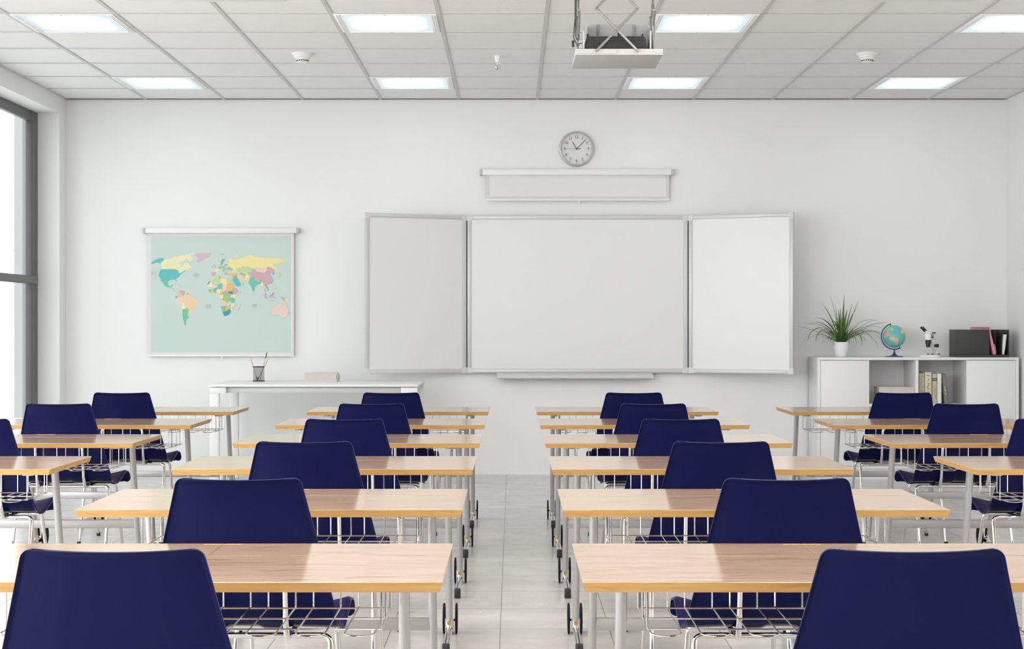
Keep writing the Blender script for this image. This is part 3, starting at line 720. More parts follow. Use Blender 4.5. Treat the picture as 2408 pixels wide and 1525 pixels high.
for sx in (-1, 1):
    for sy in (-1, 1):
        b = MB(); x = sx*(hw-0.043); y = sy*(hd-0.045)
        b.box(x-0.036, x+0.036, y-0.02, y+0.02, 0, TH-0.022, 0, 0.006); b.build('leg', 'white', t)
        b = MB(); b.box(x-0.034 if sx < 0 else x-0.09, x+0.09 if sx < 0 else x+0.034, y-0.026*1.0, y+0.026, TH-0.068, TH-0.022, 0, 0.003); b.build('corner_bracket', 'wplastic', t)
# pencil cup
cz = 12.95; cxp = wx(608.5, cz); r = 0.046; ch = 0.116
t = thing('pencil_cup', (cxp, cz, TH), 'black wire-mesh pencil cup on the teacher table', 'pencil cup')
b = MB(); vs = []
for k in range(40):
    a = 2*PI*k/40
    for z in (0.004, ch): vs.append((r*0.97*math.cos(a), r*0.97*math.sin(a), z))
b.add(vs, [(2*k, 2*k+1, (2*k+3) % 80, (2*k+2) % 80) for k in range(40)]); b.build('mesh_wall', 'weave', t)
b = MB(); b.tube([(r*math.cos(2*PI*k/40), r*math.sin(2*PI*k/40), ch) for k in range(40)], 0.0035, 8, closed=True); b.build('rim', 'black', t)
b = MB(); b.lathe([(0, 0), (r+0.002, 0), (r+0.003, 0.003), (r+0.001, 0.007), (0, 0.007)], seg=40); b.build('base', 'black', t)
def stick(name, p0, p1, rad, label, cat, col, tip, grp=None, kind='pencil'):
    p0, p1 = Vector(p0), Vector(p1); d = p1-p0; t = thing(name, p0, label, cat, grp)
    t.rotation_euler = d.to_track_quat('Z', 'Y').to_euler(); Lg = d.length
    if kind == 'pencil':
        b = MB(); b.lathe([(0, 0.03), (rad, 0.03), (rad, Lg-0.02), (0, Lg-0.02)], seg=6); b.build('shaft', col, t)
        b = MB(); b.lathe([(rad, Lg-0.02), (0.0012, Lg-0.004), (0, Lg-0.004)], seg=10); b.build('sharpened_tip', 'pencilwood', t)
        b = MB(); b.lathe([(rad, 0), (rad*1.05, 0.03), (0, 0.03)], seg=10); b.build('dark_end', 'black', t)
    else:
        b = MB(); b.lathe([(0, 0), (rad*0.7, 0.002), (rad, 0.05), (rad*0.8, Lg-0.05), (0, Lg-0.05)], seg=10); b.build('shaft', 'gplastic', t)
        b = MB(); b.lathe([(rad, Lg-0.052), (rad*1.5, Lg-0.03), (rad*1.2, Lg-0.012), (0.001, Lg)], seg=12); b.build('dark_tip', 'lead', t)
def cp(px, py, dy=0): return (wx(px, cz), cz+dy, hz(py, cz))
stick('pencil', (wx(606, cz), cz-0.016, TH+0.008), cp(589.5, 840, -0.01), 0.0036, 'yellow pencil leaning to the left in the cup', 'pencil', 'pencil', None, 'pencils in the cup')
stick('pencil', (wx(604, cz), cz+0.012, TH+0.008), cp(633.5, 838.5, 0.01), 0.0036, 'yellow pencil leaning to the right in the cup', 'pencil', 'pencil', None, 'pencils in the cup')
stick('paintbrush', (wx(611, cz), cz-0.0, TH+0.008), cp(628, 827, 0.0), 0.003, 'thin grey brush with a dark tip, tallest in the cup', 'brush', 'gplastic', None, None, 'brush')

def flat_book(name, x0, x1, y0, y1, z0, h, label, cover, spine='R', grp=None):
    t = thing(name, ((x0+x1)/2, (y0+y1)/2, z0), label, 'book', grp); w = (x1-x0)/2; d = (y1-y0)/2
    b = MB(); e = 0.014
    b.box(-w, w-e, -d, d, h-0.004, h, 0, 0.001); b.box(-w, w-e, -d, d, 0, 0.004, 0, 0.001)
    arc = [(w-e-0.003+(e+0.003)*math.sin(a*PI/8), h/2-(h/2)*math.cos(a*PI/8)) for a in range(9)]
    inn = [(w-e-0.003+(e-0.001)*math.sin(a*PI/8), h/2-(h/2-0.004)*math.cos(a*PI/8)) for a in range(9)]
    b.prism(arc+inn[::-1], -d, d); b.build('cover', cover, t)
    p = MB(); p.box(-w+0.004, w-e+0.004, -d+0.004, d-0.004, 0.004, h-0.004); p.build('pages', 'pages', t)
    return t
flat_book('book', wx(718, cz), wx(797, cz), cz-0.09, cz+0.09, TH, 0.070, 'thick cream book lying on the teacher table', 'cream')

# ------------------------------------------------------------------ cabinet
CF, CB = 13.05, WALL-0.005
CX0, CX1, CH = 2.464, 4.089, 0.984
t = thing('cabinet', ((CX0+CX1)/2, CF, 0), 'low white cabinet with two plain doors and open middle shelves', 'cabinet')
hw = (CX1-CX0)/2; dp = CB-CF
b = MB()
b.box(-hw, hw, -0.004, dp, CH-0.021, CH, 0, 0.002)
b.box(-hw, -hw+0.024, 0, dp, 0, CH-0.021, 0, 0.001); b.box(hw-0.024, hw, 0, dp, 0, CH-0.021, 0, 0.001)
b.box(-hw, hw, dp-0.008, dp, 0.08, CH-0.021)
b.box(-hw+0.024, hw-0.024, 0.004, dp-0.008, 0.085, 0.105); b.box(-hw+0.024, hw-0.024, 0.02, 0.035, 0, 0.085)
d1, d2 = wx(2044, CF), wx(2272.7, CF); cc = (CX0+CX1)/2; x1 = d1-cc; x2 = d2-cc; xm = wx(2157, CF)-cc
b.box(x1-0.018, x1-0.001, 0.02, dp-0.008, 0.1, CH-0.021); b.box(x2+0.001, x2+0.018, 0.02, dp-0.008, 0.1, CH-0.021)
b.box(xm-0.011, xm+0.011, 0.004, dp-0.008, 0.1, CH-0.021, 0, 0.001)
b.build('body', 'white', t)
SH = 0.607
for (a, e) in ((x1, xm-0.011), (xm+0.011, x2)):
    b = MB(); b.box(a, e, 0.006, dp-0.008, SH-0.02, SH, 0, 0.001); b.build('shelf', 'white', t)
for (a, e) in ((-hw+0.026, x1), (x2, hw-0.026)):
    b = MB(); b.box(a, e, 0.0, 0.018, 0.107, CH-0.024, 0, 0.0015); b.build('door', 'white', t)
# books on the shelves
def spine_book(px0, px1, py, yf, label, cover, marks, lean=0.0, base=None, grp='books standing in the cabinet'):
    bx0, bx1 = wx(px0, yf), wx(px1, yf); w = (bx1-bx0)/2; hgt = hz(py, yf)-SH
    t = thing('book', ((bx0+bx1)/2, yf, SH), label, 'book', grp); t.rotation_euler = (0, lean, 0); d = 0.17
    b = MB(); b.box(-w, w, 0, 0.004, 0, hgt, 0, 0.0015); b.box(-w, -w+0.003, 0, d, 0, hgt); b.box(w-0.003, w, 0, d, 0, hgt); b.build('cover', cover, t)
    p = MB(); p.box(-w+0.003, w-0.003, 0.004, d-0.004, 0.003, hgt-0.005); p.build('pages', 'pages', t)
    m = MB(); marks(m, w, hgt)
    return t, m
rnd = random.Random(8)
def scribble(m, w, z0, z1, n, s=0.5):
    for k in range(n):
        z = z0+(z1-z0)*(k+0.5)/n; a = rnd.uniform(-s, 0)*w; e = a+rnd.uniform(0.25, 0.8)*w; hh = (z1-z0)/n*rnd.uniform(0.25, 0.5)
        m.box(a, e, -0.0006, 0, z-hh/2, z+hh/2)
def mk1(m, w, h): m.tube([(w*0.3*math.sin(k*0.9), -0.0004, h*0.5+k*h*0.028) for k in range(17)], 0.0012, 5); m.tube([(w*0.4*math.sin(k*1.3), -0.0004, h*0.28+k*h*0.02) for k in range(9)], 0.0016, 5)
def mk2(m, w, h): scribble(m, w, h*0.86, h*0.92, 1); scribble(m, w, h*0.72, h*0.8, 2); scribble(m, w, h*0.34, h*0.66, 8, 0.45)
def mk3(m, w, h): m.box(-w, w, -0.0006, 0, h*0.83, h*0.86); m.box(-w, w, -0.0006, 0, h*0.77, h*0.805); scribble(m, w*0.7, h*0.15, h*0.62, 9, 0.5)
def mk4(m, w, h): scribble(m, w*0.8, h*0.35, h*0.7, 7)
def mk5(m, w, h): scribble(m, w, h*0.48, h*0.60, 4); scribble(m, w, h*0.30, h*0.43, 4); m.box(-w*.35, w*.25, -0.0006, 0, h*0.45, h*0.475)
for args, mk, ink in ((((2160.8, 2174, 877, 13.09, 'worn brownish-beige book standing against the cabinet divider', 'beige')), mk1, 'ink'),
                      (((2174.6, 2191, 874.5, 13.085, 'ivory book with dark spine print, tallest in the cabinet', 'beige2')), mk2, 'ink'),
                      (((2192, 2203.6, 878.5, 13.09, 'sand-coloured book with two dark bands across its spine', 'sand')), mk3, 'ink'),
                      (((2204.2, 2214, 878, 13.085, 'slim white book standing upright in the cabinet', 'white')), mk4, 'inkg'),
                      (((2221, 2230.5, 878, 13.09, 'olive grey book leaning at the right end of the row', 'olive')), mk5, 'inkw')):
    lean = -0.085 if args[5] == 'olive' else 0
    bt, m = spine_book(*args, mk, lean); m.build('spine_print', ink, bt)
b0 = flat_book('book', wx(2068, 13.1), wx(2152.5, 13.1), 13.09, 13.28, SH, 0.068, 'cream book lying under another in the cabinet', 'cream', grp='books lying in the cabinet')
b1 = flat_book('book', wx(2065, 13.1), wx(2152, 13.1), 13.085, 13.275, SH+0.0682, 0.069, 'cream book lying on top of another in the cabinet', 'cream', grp='books lying in the cabinet')

# plant
pz = 13.23; pxx = wx(1978, pz)
t = thing('potted_plant', (pxx, pz, CH), 'spiky grass-leaved green plant in a white pot on the cabinet', 'plant')
b = MB(); b.lathe([(0, 0), (0.040, 0), (0.045, 0.003), (0.056, 0.035), (0.064, 0.075), (0.067, 0.118), (0.066, 0.123), (0.062, 0.122), (0.058, 0.105), (0, 0.104)], seg=48); b.build('pot', 'white_gloss', t)
b = MB(); b.lathe([(0, 0.114), (0.045, 0.112), (0.060, 0.108)], seg=24); b.build('soil', 'soil', t)
rl = random.Random(21)
groups = [MB(), MB(), MB()]
def blade(az, el, Ln, droop, wd, mi, r0=0.018):
    Ln *= 1.32; wd *= 1.55
    mb = groups[mi]; n = 15; p = Vector((r0*math.cos(az), r0*math.sin(az), 0.110)); pitch = el; pts = []; st = Ln/(n-1)
    side = Vector((-math.sin(az), math.cos(az), 0))
    tw = rl.uniform(-0.5, 0.5)
    for i in range(n):
        t_ = i/(n-1); d = Vector((math.cos(pitch)*math.cos(az), math.cos(pitch)*math.sin(az), math.sin(pitch)))
        up = side.cross(d).normalized()
        s = (side*math.cos(tw*t_)+up*math.sin(tw*t_))
        ww = wd*(0.55+0.9*t_ if t_ < 0.45 else (1-(t_-0.45)/0.55)**0.8*0.955)+0.0002
        pts += [p-s*ww, p-up*0.25*ww*-1*0, p+s*ww]
        pts[-2] = p+up*(-0.3)*ww
        p = p+d*st; pitch -= droop*(0.4+1.4*t_)/(n-1)
    fs = []
    for i in range(n-1):
        for k in (0, 1): fs.append((i*3+k, i*3+k+1, (i+1)*3+k+1, (i+1)*3+k))
    mb.add(pts, fs)
for az, el, Ln, dr, wd, mi in ((2.75, 1.43, 0.31, 0.15, 0.010, 0), (0.6, 1.52, 0.31, 0.02, 0.009, 0), (3.4, 1.47, 0.25, 0.1, 0.008, 0), (0.2, 1.35, 0.26, 0.1, 0.008, 1),
                               (0.0, 1.25, 0.29, 0.1, 0.007, 0), (4.0, 1.5, 0.22, 0.1, 0.009, 0), (5.2, 1.42, 0.22, 0.2, 0.009, 0), (3.1, 1.2, 0.27, 0.3, 0.005, 1)):
    blade(az, el, Ln, dr, wd, mi, 0.012)
for k in range(66):
    az = (k*2.39996) % (2*PI); el = rl.uniform(0.55, 1.15); Ln = rl.uniform(0.24, 0.35)
    dr = rl.uniform(1.1, 2.3) if rl.random() > 0.2 else rl.uniform(0.4, 1.0)
    ysc = abs(math.sin(az))
    if math.sin(az) > 0.3: Ln = min(Ln, 0.17)
    blade(az, el, Ln, dr, rl.uniform(0.0028, 0.0052), rl.choice((0, 0, 1, 1, 2)))
for az, el, Ln, dr in ((4.25, 1.0, 0.24, 3.2), (4.8, 1.05, 0.24, 3.3), (5.3, 1.0, 0.25, 3.2), (5.6, 0.95, 0.28, 2.8), (3.75, 1.0, 0.30, 2.9), (3.55, 1.0, 0.32, 2.7)):
    blade(az, el, Ln, dr, 0.0062, 0)
for nm, g, mt in (('leaves', groups[0], 'leaf'), ('leaves', groups[1], 'leafd'), ('leaves', groups[2], 'leafy')): g.build(nm, mt, t, ang=80, norm=False)

# globe
gz = 13.25; gx = wx(2103, gz); gc = hz(790.5, gz)-CH; gr = 0.0915
t = thing('desk_globe', (gx, gz, CH), 'small desk globe with a blue arm and foot on the cabinet', 'globe')
land = [(3, [(-.93,.55),(-.62,.78),(-.28,.83),(-.22,.62),(-.38,.5),(-.5,.62),(-.6,.45),(-.75,.35)]), (1, [(-.95,.4),(-.72,.4),(-.55,.2),(-.7,.05),(-.85,-.05),(-.97,.1)]),
        (2, [(-.97,.1),(-.86,-.02),(-.8,-.1),(-.88,-.15),(-.97,-.05)]), (4, [(-.62,-.1),(-.4,-.05),(-.05,-.12),(.14,-.16),(.12,-.5),(-.25,-.42),(-.6,-.28)]), (1, [(-.25,-.4),(.12,-.48),(.1,-.78),(0,-.7)]),
        (1, [(.35,.85),(.62,.78),(.6,.66),(.4,.66)]), (2, [(.36,.42),(.55,.66),(.8,.6),(.85,.4),(.7,.25),(.45,.28)]), (4, [(.72,.6),(.9,.45),(.97,.2),(.92,-.1),(.8,.1),(.78,.35)]), (2, [(.84,.1),(.97,.1),(.95,-.25),(.86,-.2)])]
def inside(x, y, P):
    c = False; j = len(P)-1
    for i in range(len(P)):
        if (P[i][1] > y) != (P[j][1] > y) and x < (P[j][0]-P[i][0])*(y-P[i][1])/(P[j][1]-P[i][1])+P[i][0]: c = not c
        j = i
    return c
b = MB(); nl, nm_ = 96, 192; vs = []; 
for i in range(nl+1):
    la = PI*i/nl
    for j in range(nm_): lo = 2*PI*j/nm_; vs.append((gr*math.sin(la)*math.cos(lo), gr*math.sin(la)*math.sin(lo), gr*math.cos(la)))
b.v = vs
for i in range(nl):
    for j in range(nm_):
        f = (i*nm_+j, i*nm_+(j+1) % nm_, (i+1)*nm_+(j+1) % nm_, (i+1)*nm_+j)
        c = sum((Vector(vs[q]) for q in f), Vector())/4/gr
        m_ = 0
        if c.y < 0:
            for col, P in land:
                if inside(c.x, c.z, P): m_ = col
        else:
            q = math.sin(c.x*5+1)*math.cos(c.z*6+2)+0.4*math.sin(c.x*13+c.z*9)
            if q > 0.42: m_ = 1+int((c.x+1.3)*3) % 4
        b.f.append(f); b.m.append(m_)
o = b.build('sphere', ['sea', 'gpink', 'gyell', 'ggreen', 'gora'], t, ang=180, norm=False); o.location = (0, 0, gc)
b = MB(); R2 = gr+0.014; a0, a1 = math.radians(108), math.radians(296)
arc = [(R2*math.cos(a0+(a1-a0)*k/40), 0, gc+R2*math.sin(a0+(a1-a0)*k/40)) for k in range(41)]
b.tube(arc, 0.0052, 8, rb=0.0075)
for a in (a0, a1): b.tube([(R2*math.cos(a), 0, gc+R2*math.sin(a)), ((gr-0.002)*math.cos(a), 0, gc+(gr-0.002)*math.sin(a))], 0.004, 8); b.tube([(R2*math.cos(a)*0.97, 0, gc+R2*math.sin(a)*0.97), (R2*math.cos(a)*1.05, 0, gc+R2*math.sin(a)*1.05)], 0.006, 10)
b.build('meridian_arm', 'gblue', t)
b = MB(); b.lathe([(0, 0), (0.074, 0), (0.075, 0.004), (0.060, 0.007), (0.035, 0.010), (0.018, 0.018), (0.010, 0.032), (0.006, 0.048), (0.005, gc-R2+0.004), (0, gc-R2+0.004)], seg=40); b.build('foot', 'gblue', t)

# microscope
mz = 13.2; mx0 = wx(2187, mz)
t = thing('microscope', (mx0, mz, CH), 'white and black binocular microscope on the cabinet', 'microscope')
k = mz/F/8.361
def mxx(p): return (p-560)*k
def mzz(p): return (826-p)*k
b = MB(); b.lathe([(0, 0), (0.088*0.98, 0), (0.090, 0.005), (0.086, 0.014), (0.070, 0.020), (0, 0.021)], seg=48); b.build('base', 'white_gloss', t)
b = MB(); b.box(mxx(628), mxx(676), 0.0, 0.03, 0.018, mzz(345), 0, 0.004); b.box(mxx(596), mxx(640), -0.004, 0.02, mzz(650), mzz(480), 0, 0.003); b.build('pillar', 'alu', t)
b = MB(); b.box(mxx(578), mxx(674), -0.01, 0.034, mzz(358), mzz(338), 0, 0.003); b.box(mxx(586), mxx(622), -0.01, 0.0, mzz(452), mzz(425), 0, 0.003); b.build('pillar_cap', 'black', t)
b = MB(); b.box(mxx(584), mxx(632), -0.006, 0.018, mzz(440), mzz(356), 0, 0.003); b.build('rack_housing', 'gplastic', t)
b = MB(); b.lathe([(0, mzz(488)), (0.024, mzz(488)), (0.025, mzz(470)), (0.026, mzz(380)), (0.020, mzz(345)), (0.010, mzz(320)), (0, mzz(318))], (mxx(516), -0.01, 0), seg=28)
q = len(b.v); b.box(mxx(516)-0.01, mxx(590), -0.025, 0.005, mzz(370), mzz(330), 0, 0.006); b.build('head', 'white_gloss', t)
for dy, x0, z0, x1_, z1_ in ((-0.035, 430, 318, 350, 236), (0.012, 490, 315, 412, 238)):
    b = MB(); b.tube([(mxx(530), -0.01+dy*0.6, mzz(345)), (mxx(x0+8), -0.01+dy, mzz(z0+6))], 0.010, 14, 1); b.tube([(mxx(x0), -0.01+dy, mzz(z0)), (mxx((x0+x1_)/2), -0.01+dy, mzz((z0+z1_)/2)), (mxx(x1_), -0.01+dy, mzz(z1_))], [0.0095, 0.0085, 0.0095], 16); b.build('eyepiece', ['black', 'white_gloss'], t)
b = MB(); b.lathe([(0, mzz(632)), (0.016, mzz(632)), (0.018, mzz(600)), (0.018, mzz(570)), (0.022, mzz(565)), (0.0225, mzz(486)), (0, mzz(486))], (mxx(518), -0.01, 0), seg=28); b.build('objective', 'black', t)
b = MB(); b.lathe([(0, mxx(640)), (0.012, mxx(640)), (0.0145, mxx(655)), (0.0145, mxx(725)), (0.011, mxx(735)), (0, mxx(735))], (0, 0.008, mzz(602)), 'X', 24); b.build('focus_knob', 'black', t)
b = MB(); b.lathe([(0, 0.020), (0.030, 0.020), (0.030, 0.023), (0, 0.023)], (mxx(560), -0.02, 0), seg=28); b.build('stage_plate', 'gplastic', t)
for x in (505, 590, 718):
    b = MB(); b.box(mxx(x-22), mxx(x+22), -0.03, -0.022, 0.021, 0.029, 0, 0.002); b.build('stage_clip', 'black', t)
b = MB(); b.tube(fillet([(mxx(610), -0.006, mzz(560)), (mxx(600), -0.02, mzz(680)), (mxx(545), -0.02, mzz(705)), (mxx(520), -0.02, mzz(715))], 0.01), 0.0035, 8); b.build('lamp_arm', 'alu', t)

# file organiser
oz0, oz1 = 13.08, 13.36; ox0, ox1 = wx(2254, oz0), wx(2374, oz0); oh = hz(774.7, oz0)-CH
t = thing('file_organiser', ((ox0+ox1)/2, oz0, CH), 'dark grey desktop file box with open slots on the cabinet', 'file box')
w = (ox1-ox0)/2; dd = oz1-oz0
b = MB(); b.box(-w, w, 0, dd, 0, 0.020, 0, 0.001); b.build('base', 'dgrey', t)
b = MB(); e = 0.012
b.box(-w, -w+0.004, 0.01, dd, 0.022, oh, 0, 0.0015); b.box(-w, w, dd-0.005, dd, 0.02, oh, 0, 0.002); b.box(w-0.004, w, 0.01, dd, 0.02, oh, 0, 0.0015)
xf = wx(2327, oz0)-(ox0+ox1)/2
b.box(-w, xf, 0.004, 0.009, 0.022, oh, 0, 0.002); b.build('shell', 'dgrey', t)
for px in (2327, 2342.5, 2358):
    x = wx(px, oz0)-(ox0+ox1)/2; d = MB(); d.box(x-0.0015, x+0.0015, 0.02, dd-0.005, 0.02, oh-0.003, 0); d.build('divider', 'dgrey', t)
t = thing('folder', (wx(2337, oz0), oz0+0.015, CH+0.021), 'pink folder leaning out of the dark file box', 'folder')
b = MB(); X0 = wx(2337, oz0)
def fxz(px, py): return (wx(px, oz0)-X0, hz(py, oz0)-CH-0.021)
poly = [fxz(2326.7, 768.5), fxz(2329.5, 768.5), fxz(2332, 785), fxz(2338, 808), fxz(2343.5, 833), fxz(2337, 833), fxz(2331, 806), fxz(2328, 785)]
b.prism(poly, 0.0, 0.22); b.build('card', 'pink', t)
b = MB(); b.prism([fxz(2335, 805), fxz(2340.5, 810), fxz(2344, 825), fxz(2343.6, 833), fxz(2342.5, 832), fxz(2343, 825), fxz(2339.5, 811)], 0.0, 0.22); b.build('inner_card', 'pink', t)
b = MB(); b.box(fxz(2303, 0)[0], fxz(2328, 0)[0], 0.235, 0.237, fxz(0, 834)[1]*0+0.03, fxz(0, 768)[1], 0); b.xform(Matrix.Translation((0.0, 0, 0))); b.build('tab_sheet', 'pink', t)
t = thing('booklet', (wx(2362, oz0), oz0+0.02, CH+0.021), 'slim white booklet standing bent in the rightmost slot of the file box', 'booklet')
X0 = wx(2362, oz0)
b = MB(); b.prism([fxz(2361, 786), fxz(2369, 786), fxz(2367.5, 800), fxz(2366, 815), fxz(2363, 833), fxz(2358.6, 833), fxz(2358.8, 812), fxz(2360, 800)], 0.0, 0.2); b.build('pages', 'paper', t)

# ------------------------------------------------------------------ school desks
DW, DD, DH, TT = 1.095, 0.581, 0.727, 0.0216
def make_desk():
    t = thing('school_desk', (0, 0, 0), 'x', 'desk', 'two-seat school desks in rows')
    hw = DW/2
    b = MB()
    def slab(x0, x1, y0, y1, inset):       # inset: which outer sides are under-bevelled (L,R,F,B)
        L_, R_, F_, B_ = inset; k = 0.006; c = 0.0012
        z1 = DH; z0 = DH-TT
        top = [(x0+c, y0+c), (x1-c, y0+c), (x1-c, y1-c), (x0+c, y1-c)]
        mid = [(x0, y0), (x1, y0), (x1, y1), (x0, y1)]
        bot = [(x0+k*L_, y0+k*F_), (x1-k*R_, y0+k*F_), (x1-k*R_, y1-k*B_), (x0+k*L_, y1-k*B_)]
        vs = [(x, y, z1) for x, y in top]+[(x, y, z1-c) for x, y in mid]+[(x, y, z0+0.003) for x, y in [((m[0]*0.15+q[0]*0.85), (m[1]*0.15+q[1]*0.85)) for m, q in zip(mid, bot)]]+[(x, y, z0) for x, y in bot]
        b.add(vs, [(0, 1, 2, 3)], 0)
        n = len(b.v)-16; fs = []
        for l in range(3):
            for q in range(4): fs.append((n+l*4+q, n+l*4+(q+1) % 4, n+l*4+4+(q+1) % 4, n+l*4+4+q))
        nside = len(fs)
        fs.append((n+15, n+14, n+13, n+12))
        # sides along the joints between the boards keep the colour of the top
        joint = {3: not L_, 1: not R_, 0: not F_, 2: not B_}
        b.f += fs; b.m += [0 if (i < 4 or (i < nside and joint[i % 4])) else 1 for i in range(len(fs))]
    g = 0.0009
    slab(-hw, hw, 0, 0.375-g, (1, 1, 1, 0))
    slab(-hw, 0-g, 0.375+g, DD, (1, 0, 0, 1)); slab(g, hw, 0.375+g, DD, (0, 1, 0, 1))
    b.build('tabletop', ['wood', 'woodedge'], t, ang=20, norm=True)
    b = MB(); b.box(-0.045, 0.045, DD-0.018, DD-0.015, DH-0.001, DH+0.0007); b.build('finger_slot', 'woodedge', t)
    # frame
    LX = hw-0.11
    b = MB(); b.box(-LX, LX, 0.435, 0.465, DH-TT-0.022, DH-TT, 0, 0.002)
    for s in (-1, 1): b.box(s*LX-0.02, s*LX+0.02, 0.10, 0.54, DH-TT-0.012, DH-TT, 0, 0.002)
    b.build('top_rail', 'steel', t)
    def legp(z): return 0.45+0.15*(0.69-z)/0.63
    for s in (-1, 1):
        b = MB(); P = []
        for i in range(7):
            z = 0.694-(0.694-0.055)*i/6; P.append((s*LX, legp(z), z))
        # oval column
        vs = []; seg = 20
        for p in P:
            for q in range(seg):
                a = 2*PI*q/seg; vs.append((p[0]+0.0137*math.cos(a), p[1]+0.021*math.sin(a), p[2]))
        fs = [(i*seg+q, i*seg+(q+1) % seg, (i+1)*seg+(q+1) % seg, (i+1)*seg+q) for i in range(6) for q in range(seg)]
        fs += [tuple(range(seg)), tuple(6*seg+q for q in range(seg))]
        b.add(vs, fs)
        b.build('leg', 'steel', t)
        b = MB(); yj = legp(0.06)
        b.tube([(s*LX, 0.27, 0.024), (s*LX, 0.45, 0.033), (s*LX, yj, 0.040), (s*LX, 0.76, 0.034)], 0.0135, 14)
        b.tube([(s*LX, yj, 0.030), (s*LX, yj-0.004, 0.078)], 0.0175, 16)
        b.box(s*LX-0.021, s*LX+0.021, 0.685, 0.715, 0.052, 0.060, 0, 0.002)
        ft = b.build('foot', 'chrome', t)
        b = MB(); b.box(s*LX-0.0145, s*LX+0.0145, 0.248, 0.278, 0, 0.044, 0, 0.005, 3); b.build('end_cap', 'black', ft)
        b = MB(); b.lathe([(0, -0.021), (0.0085, -0.021), (0.0085, 0), (0, 0)], (s*LX, yj-0.004, 0.064), 'Y', 8); b.build('bolt', 'brass', ft)
        for q in (-1, 1):
            b = MB(); x = s*LX+q*0.025; b.lathe([(0, x-0.0045), (0.052, x-0.0045), (0.061, x-0.0035), (0.061, x+0.0035), (0.052, x+0.0045), (0, x+0.0045)], (0, 0.70, 0.0612), 'X', 36)
            b.build('wheel', 'rubber', ft)
    b = MB(); b.box(-LX, LX, legp(0.305)-0.012, legp(0.305)+0.012, 0.286, 0.324, 0, 0.003); b.build('crossbar', 'beam', t)
    # wire basket
    b = MB(); r = 0.0019; zb = 0.595; yb, ym, yf_ = 0.452, 0.318, 0.193; x0, x1 = -0.3995, 0.4075
    ztop = DH-TT
    for y in (yb, ym, yf_): b.tube(fillet([(x0, y, ztop), (x0, y, zb), (x1, y, zb), (x1, y, ztop)], 0.004, 3), r, 7)
    for i in range(8):
        xa = -0.3955+i*0.1042; xb_ = xa+0.063
        pth = [(xa, yb+r, ztop), (xa, yb+r, zb+r), (xa, 0.143, zb+r)]
        arc = [(xa+0.0315-0.0315*math.cos(PI*k/8), 0.143-0.026*math.sin(PI*k/8), zb+r-0.002*math.sin(PI*k/8)) for k in range(9)]
        b.tube(pth[:1]+fillet([pth[0], pth[1], pth[2]], 0.004, 3)[1:-1]+arc+[(xb_, yb+r, zb+r), (xb_, yb+r, ztop)], r, 7)
    b.tube([(x0, yb, zb), (x0, yf_, zb)], r, 7); b.tube([(x1, yb, zb), (x1, yf_, zb)], r, 7)
    b.build('wire_basket', 'wire', t)
    return t

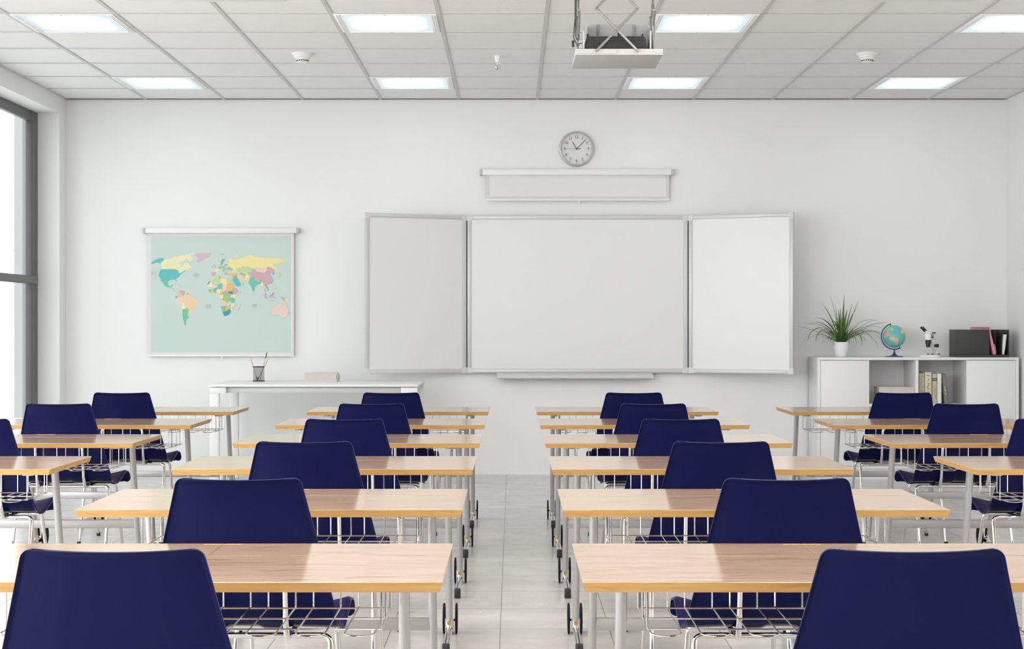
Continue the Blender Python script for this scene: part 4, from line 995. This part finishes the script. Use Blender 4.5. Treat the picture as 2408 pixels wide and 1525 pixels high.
# ------------------------------------------------------------------ chairs
def interp(tab, x):
    for i in range(len(tab)-1):
        if x <= tab[i+1][0]:
            t = (x-tab[i][0])/(tab[i+1][0]-tab[i][0]); t = max(0, min(1, t)); return tab[i][1]+(tab[i+1][1]-tab[i][1])*t
    return tab[-1][1]
def catmull(P, n):
    out = []
    P = [P[0]*2-P[1]]+P+[P[-1]*2-P[-2]]
    for i in range(1, len(P)-2):
        for k in range(n):
            t = k/n; a, b_, c, d = P[i-1], P[i], P[i+1], P[i+2]
            out.append(0.5*((2*b_)+(c-a)*t+(2*a-5*b_+4*c-d)*t*t+(3*b_-a-3*c+d)*t**3))
    out.append(P[-2]); return out
def sstep(a, b_, x):
    t = max(0, min(1, (x-a)/(b_-a))); return t*t*(3-2*t)
def make_chair():
    t = thing('school_chair', (0, 0, 0), 'x', 'chair', 'navy plastic school chairs')
    prof = [Vector(p) for p in ((0, .862), (.008, .82), (.022, .74), (.037, .66), (.050, .59), (.062, .54), (.080, .503), (.112, .480), (.16, .471), (.23, .468), (.31, .474), (.37, .476), (.41, .460), (.430, .434))]
    raw = catmull(prof, 12)
    # resample evenly, denser at the ends
    acc = [0]
    for i in range(1, len(raw)): acc.append(acc[-1]+(raw[i]-raw[i-1]).length)
    Lt = acc[-1]
    def pt(s):
        s = max(0, min(Lt, s))
        for i in range(1, len(acc)):
            if acc[i] >= s:
                u = (s-acc[i-1])/max(1e-9, acc[i]-acc[i-1]); return raw[i-1].lerp(raw[i], u)
        return raw[-1]
    ss = [0, .0015, .004, .007, .011, .016, .022, .030]+[.030+(Lt-.08)*k/54 for k in range(1, 55)]+[Lt-.040, Lt-.030, Lt-.020, Lt-.012, Lt-.006, Lt-.002, Lt]
    us = []
    for k in range(37):
        u = -1+2*k/36; us.append(math.copysign(1-(1-abs(u))**1.25, u))
    us = sorted(set([round(u, 5) for u in us]+[-.985, .985, -.965, .965, -.945, .945]))
    def width(s, p):
        if s < 0.5: w = 0.156+(0.862-max(p.y, .47))*0.245
        w = 0.156+(0.862-max(p.y, .468))*0.245
        w += 0.0*sstep(0.70, Lt, s)
        r = 0.016
        if s < r: w -= r-math.sqrt(max(0, r*r-(r-s)**2))
        r = 0.022
        if Lt-s < r: w -= r-math.sqrt(max(0, r*r-(r-(Lt-s))**2))
        return w
    ev = [(0, .020), (.20, .022), (.33, .012), (.42, -.004), (.47, .0), (.55, .020), (.64, .034), (.70, .034), (.76, .018), (.80, .006), (9, .004)]
    front, back = [], []
    for s in ss:
        p = pt(s); q = pt(s+0.004)-pt(s-0.004); q.normalize()
        n2 = Vector((-q.y, q.x)) if True else None       # towards the sitter
        if n2.dot(Vector((0.7, 0.7))) < 0: n2 = -n2
        w = width(s, p)
        rowf, rowb = [], []
        for u in us:
            x = u*w; e = interp(ev, s)*abs(u)**2.2
            h = p.y
            # two pressed arches low in the back, between the frame tubes
            ax = abs(x); m = sstep(.036, .046, ax)*(1-sstep(.100, .110, ax))
            toph = .615-0.035*min(1, abs(ax-.073)/.037)**2
            m *= sstep(-.010, .006, toph-h) if s < .52 else 1
            m *= 1-sstep(.46, .56, s)
            rib = -0.006*m
            roll = -0.007*sstep(.955, 1.0, abs(u))
            if s < .02: roll = min(roll, -0.006*(1-sstep(0, .014, s)))
            o_ = e+rib+roll; th = 0.0055
            f = p+n2*o_; g = p+n2*(o_-th)
            rowf.append((x, f.x, f.y)); rowb.append((x, g.x, g.y))
        front.append(rowf); back.append(rowb)
    nu, nv = len(us), len(ss); vs = [v for r_ in front for v in r_]+[v for r_ in back for v in r_]; off = nu*nv; fs = []
    for j in range(nv-1):
        for i in range(nu-1):
            a = j*nu+i; fs.append((a, a+1, a+nu+1, a+nu)); fs.append((off+a, off+a+nu, off+a+nu+1, off+a+1))
    for i in range(nu-1): fs.append((i, off+i, off+i+1, i+1)); a = (nv-1)*nu+i; fs.append((a, a+1, off+a+1, off+a))
    for j in range(nv-1): a = j*nu; fs.append((a, a+nu, off+a+nu, off+a)); a = j*nu+nu-1; fs.append((a, off+a, off+a+nu, a+nu))
    b = MB(); b.add(vs, fs); b.build('seat_shell', 'navy', t, ang=50)
    R_ = 0.0078
    # back loop of tube behind the shell
    b = MB(); x = 0.115
    pth = fillet([(-x, .245, .447), (-x, .062, .452), (-x, .040, .50), (-x, .012, .663), (x, .012, .663), (x, .040, .50), (x, .062, .452), (x, .245, .447)], 0.03, 6)
    b.tube(pth, R_, 12); b.build('back_frame', 'chrome', t)
    b = MB()
    for y in (.11, .245): b.tube([(-.17, y, .4495), (.17, y, .4495)], R_, 12)
    b.build('seat_frame', 'chrome', t)
    for s in (-1, 1):
        for (y0, y1) in ((.11, -.035), (.245, .40)):
            b = MB(); b.tube(fillet([(s*.168, y0, .4495), (s*.222, y0, .4495), (s*.232, y1, .006)], .035, 7), R_, 12); lg = b.build('leg', 'chrome', t)
            c = MB(); c.lathe([(0, 0), (.011, 0), (.012, .004), (.0105, .022), (.0085, .024)], (s*.232, y1, 0), seg=16); c.build('foot_cap', 'black', lg)
    for s in (-1, 1):
        b = MB(); b.box(s*.115-.008, s*.115+.008, .088, .125, .456, .466, 0, .003); b.build('spacer', 'black', t)
        b = MB(); b.box(s*.115-.008, s*.115+.008, .228, .262, .456, .466, 0, .003); b.build('spacer', 'black', t)
    return t

ROW = ['nearest the camera', 'in second row from camera', 'in third row from camera', 'in fourth row from camera', 'in fifth row from camera', 'nearest the whiteboard']
COLD = ['at far left by window', 'left of the centre aisle', 'right of the centre aisle', 'at the far right']
CXS = [-2.2215, -0.6895, 0.6895, 2.2205]
D0, DS = 3.282, 1.2814
desk0 = make_desk(); chair0 = make_chair(); fd = fc = True
for c in range(4):
    for r in range(6):
        if c in (0, 3) and r < 2: continue
        if fd: o = desk0; fd = False
        else: o = copy_tree(desk0)
        o.location = (CXS[c], D0+DS*r, 0); o['label'] = 'wood-topped school desk %s %s' % (COLD[c], ROW[r])
        if c in (0, 3) and r < 3: continue
        if fc: o = chair0; fc = False
        else: o = copy_tree(chair0)
        o.location = (CXS[c], 2.773+1.2806*r, 0); o['label'] = 'navy plastic chair %s %s' % (COLD[c], ROW[r])
